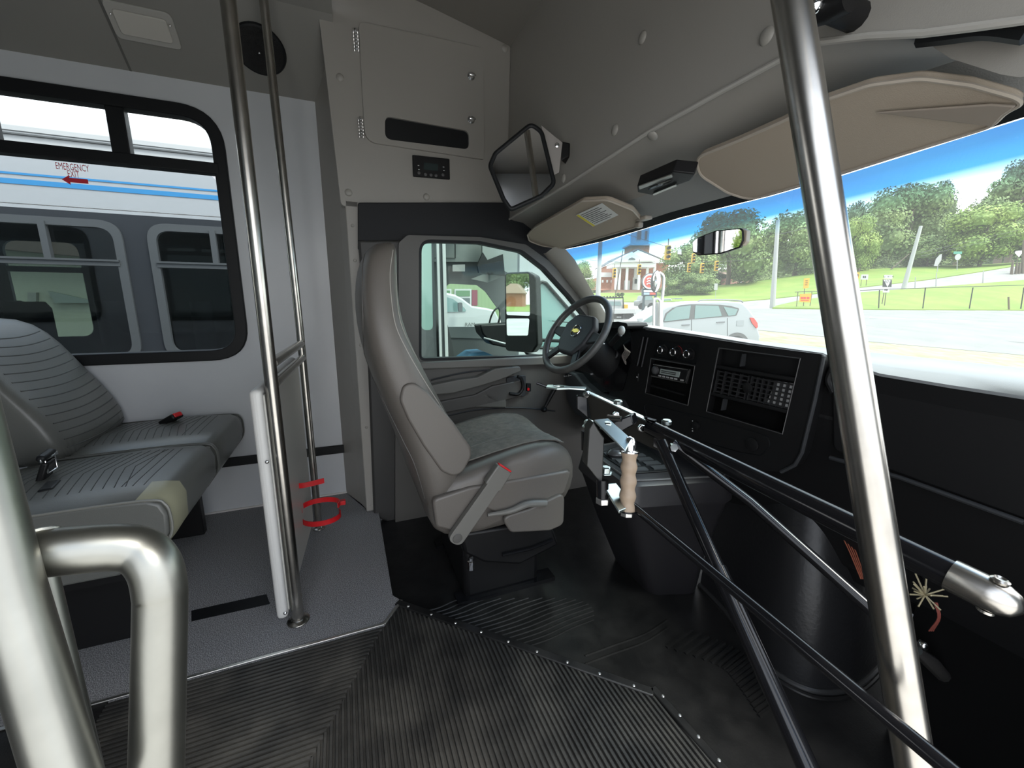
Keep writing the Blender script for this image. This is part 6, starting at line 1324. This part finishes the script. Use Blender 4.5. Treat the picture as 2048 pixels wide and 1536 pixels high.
MB().prism([ob(a, b_, PK) for a, b_ in prof_], (0, 1.8, 0)).build('body', buswhite, pk, bevel=.05, seg=3, ang=60)
MB().prism(rpoly([ob(a, b_, PK-.02) for a, b_ in ((870, 594), (893, 594), (906, 598), (925, 612), (935, 623), (870, 625))], .05), (0, .03, 0)).build('side_window', tealglass, pk)
MB().prism(rpoly([ob(a, b_, PK-.3) for a, b_ in ((917, 605), (925, 605), (925, 624), (918, 624))], .04), (0, .1, 0)).build('door_mirror', M('mirror_grey', (.06, .065, .07), .5), pk)
tx = MB(); text_mb(tx, 'RAM', ob(940, 649.5, PK-.03), (1, 0, 0), (0, 0, 1), .13); tx.build('lettering', M('badge_grey', (.06, .06, .06), .4), pk, smooth=False)
MB().bx(ob(880, 660, PK).x, ob(975, 660, PK).x, PK-.02, PK, .30, .32).build('side_moulding', bpy.data.materials['badge_grey'], pk) if False else None
for px in (870, 978): MB().lathe([(0, 0), (.4, 0), (.4, .28), (0, .28)], (ob(px, 660, PK).x, PK-.05, -.35), (0, 1, 0), 20).build('wheel', tire, pk)
# red barn behind the buses (seen in the side mirror)
bn = thing('barn', (-108, 19, -.75), 'red brick outbuilding with brown roof reflected in the side mirror', 'building')
MB().bx(-112, -104, 16.5, 22.5, -.75, 2.8).build('walls', brick, bn)
MB().prism([(-103.5, 16, 2.7), (-103.5, 23, 2.7), (-106, 20, 5.2), (-106, 18.5, 5.2)], (-8, 0, 0)).build('roof', M('brown_roof', (.20, .14, .10), .9), bn)
lw = MB().prism([(-160, -20, -.70), (-60.5, -20, -.70), (-60.5, 60, -.70), (-160, 60, -.70)], (0, 0, -.1)).build('rear_lawn', grassm); tag(lw, 'grass around the red brick outbuilding seen in the side mirror', 'lawn')
for k, (x, y, s_) in enumerate(((-135, 12, 9), (-140, 24, 11), (-130, 34, 9))):
    c = bpy.data.objects.new('tree', crowns[k]); COL.objects.link(c); c.location = (x, y, s_*.8); c.scale = (s_, s_, s_); tag(c, ('tree', 'taller tree', 'broad tree')[k]+' behind the red brick outbuilding in the side mirror', 'tree')

apr = MB().prism([(-6, -.35, -.765), (4, -.35, -.765), (4, -9, -.765), (-6, -9, -.765)], (0, 0, -.05)).build('bounce_apron', M('bounce_ground_pale', (.62, .60, .56), .9, noise=(1, 6), col2=(.55, .53, .49)), smooth=False)  # added pale ground, out of view, throws sunlight up through the entry door
tag(apr, 'unseen pale slab added outside the entry door to bounce light inside', 'light reflector')
# ------------------------------------------------------------------ light
wd = bpy.data.worlds.new('sky'); sc.world = wd; wd.use_nodes = True; nt = wd.node_tree; bg = nt.nodes['Background']
tc = nt.nodes.new('ShaderNodeTexCoord'); sp = nt.nodes.new('ShaderNodeSeparateXYZ'); nt.links.new(tc.outputs['Generated'], sp.inputs[0])
rp_ = nt.nodes.new('ShaderNodeValToRGB'); nt.links.new(sp.outputs['Z'], rp_.inputs['Fac'])
e = rp_.color_ramp.elements; e[0].position = .0; e[0].color = (.86, .92, 1, 1); e[1].position = .7; e[1].color = (.35, .55, .9, 1)
nz = nt.nodes.new('ShaderNodeTexNoise'); nz.inputs['Scale'].default_value = 3.2; nz.inputs['Detail'].default_value = 6
mpg = nt.nodes.new('ShaderNodeMapping'); mpg.inputs['Scale'].default_value = (1, 1, 3); nt.links.new(tc.outputs['Generated'], mpg.inputs[0]); nt.links.new(mpg.outputs[0], nz.inputs['Vector'])
cr_ = nt.nodes.new('ShaderNodeValToRGB'); cr_.color_ramp.elements[0].position = .36; cr_.color_ramp.elements[1].position = .56; nt.links.new(nz.outputs['Fac'], cr_.inputs['Fac'])
mxc = nt.nodes.new('ShaderNodeMixRGB'); nt.links.new(cr_.outputs['Color'], mxc.inputs[0]); nt.links.new(rp_.outputs['Color'], mxc.inputs[1]); mxc.inputs[2].default_value = (1, 1, 1, 1)
nt.links.new(mxc.outputs[0], bg.inputs['Color']); bg.inputs['Strength'].default_value = SKY
sl_ = bpy.data.lights.new('sun', 'SUN'); sl_.energy = SUN; sl_.angle = math.radians(25); sl_.color = (1, .96, .88)
so = bpy.data.objects.new('sun', sl_); COL.objects.link(so); so.rotation_euler = V((-.35, .50, -.95)).to_track_quat('-Z', 'Y').to_euler()
sc.view_settings.view_transform = 'Standard'; sc.view_settings.look = 'None'; sc.view_settings.gamma = 1; sc.view_settings.use_curve_mapping = False
sc.view_settings.exposure = EXPO
cy = sc.cycles; cy.use_denoising = True; cy.max_bounces = 12; cy.diffuse_bounces = 6; cy.transparent_max_bounces = 24; cy.glossy_bounces = 4; cy.transmission_bounces = 4; cy.caustics_reflective = False; cy.sample_clamp_indirect = 6
try: cy.use_fast_gi = False
except Exception: pass
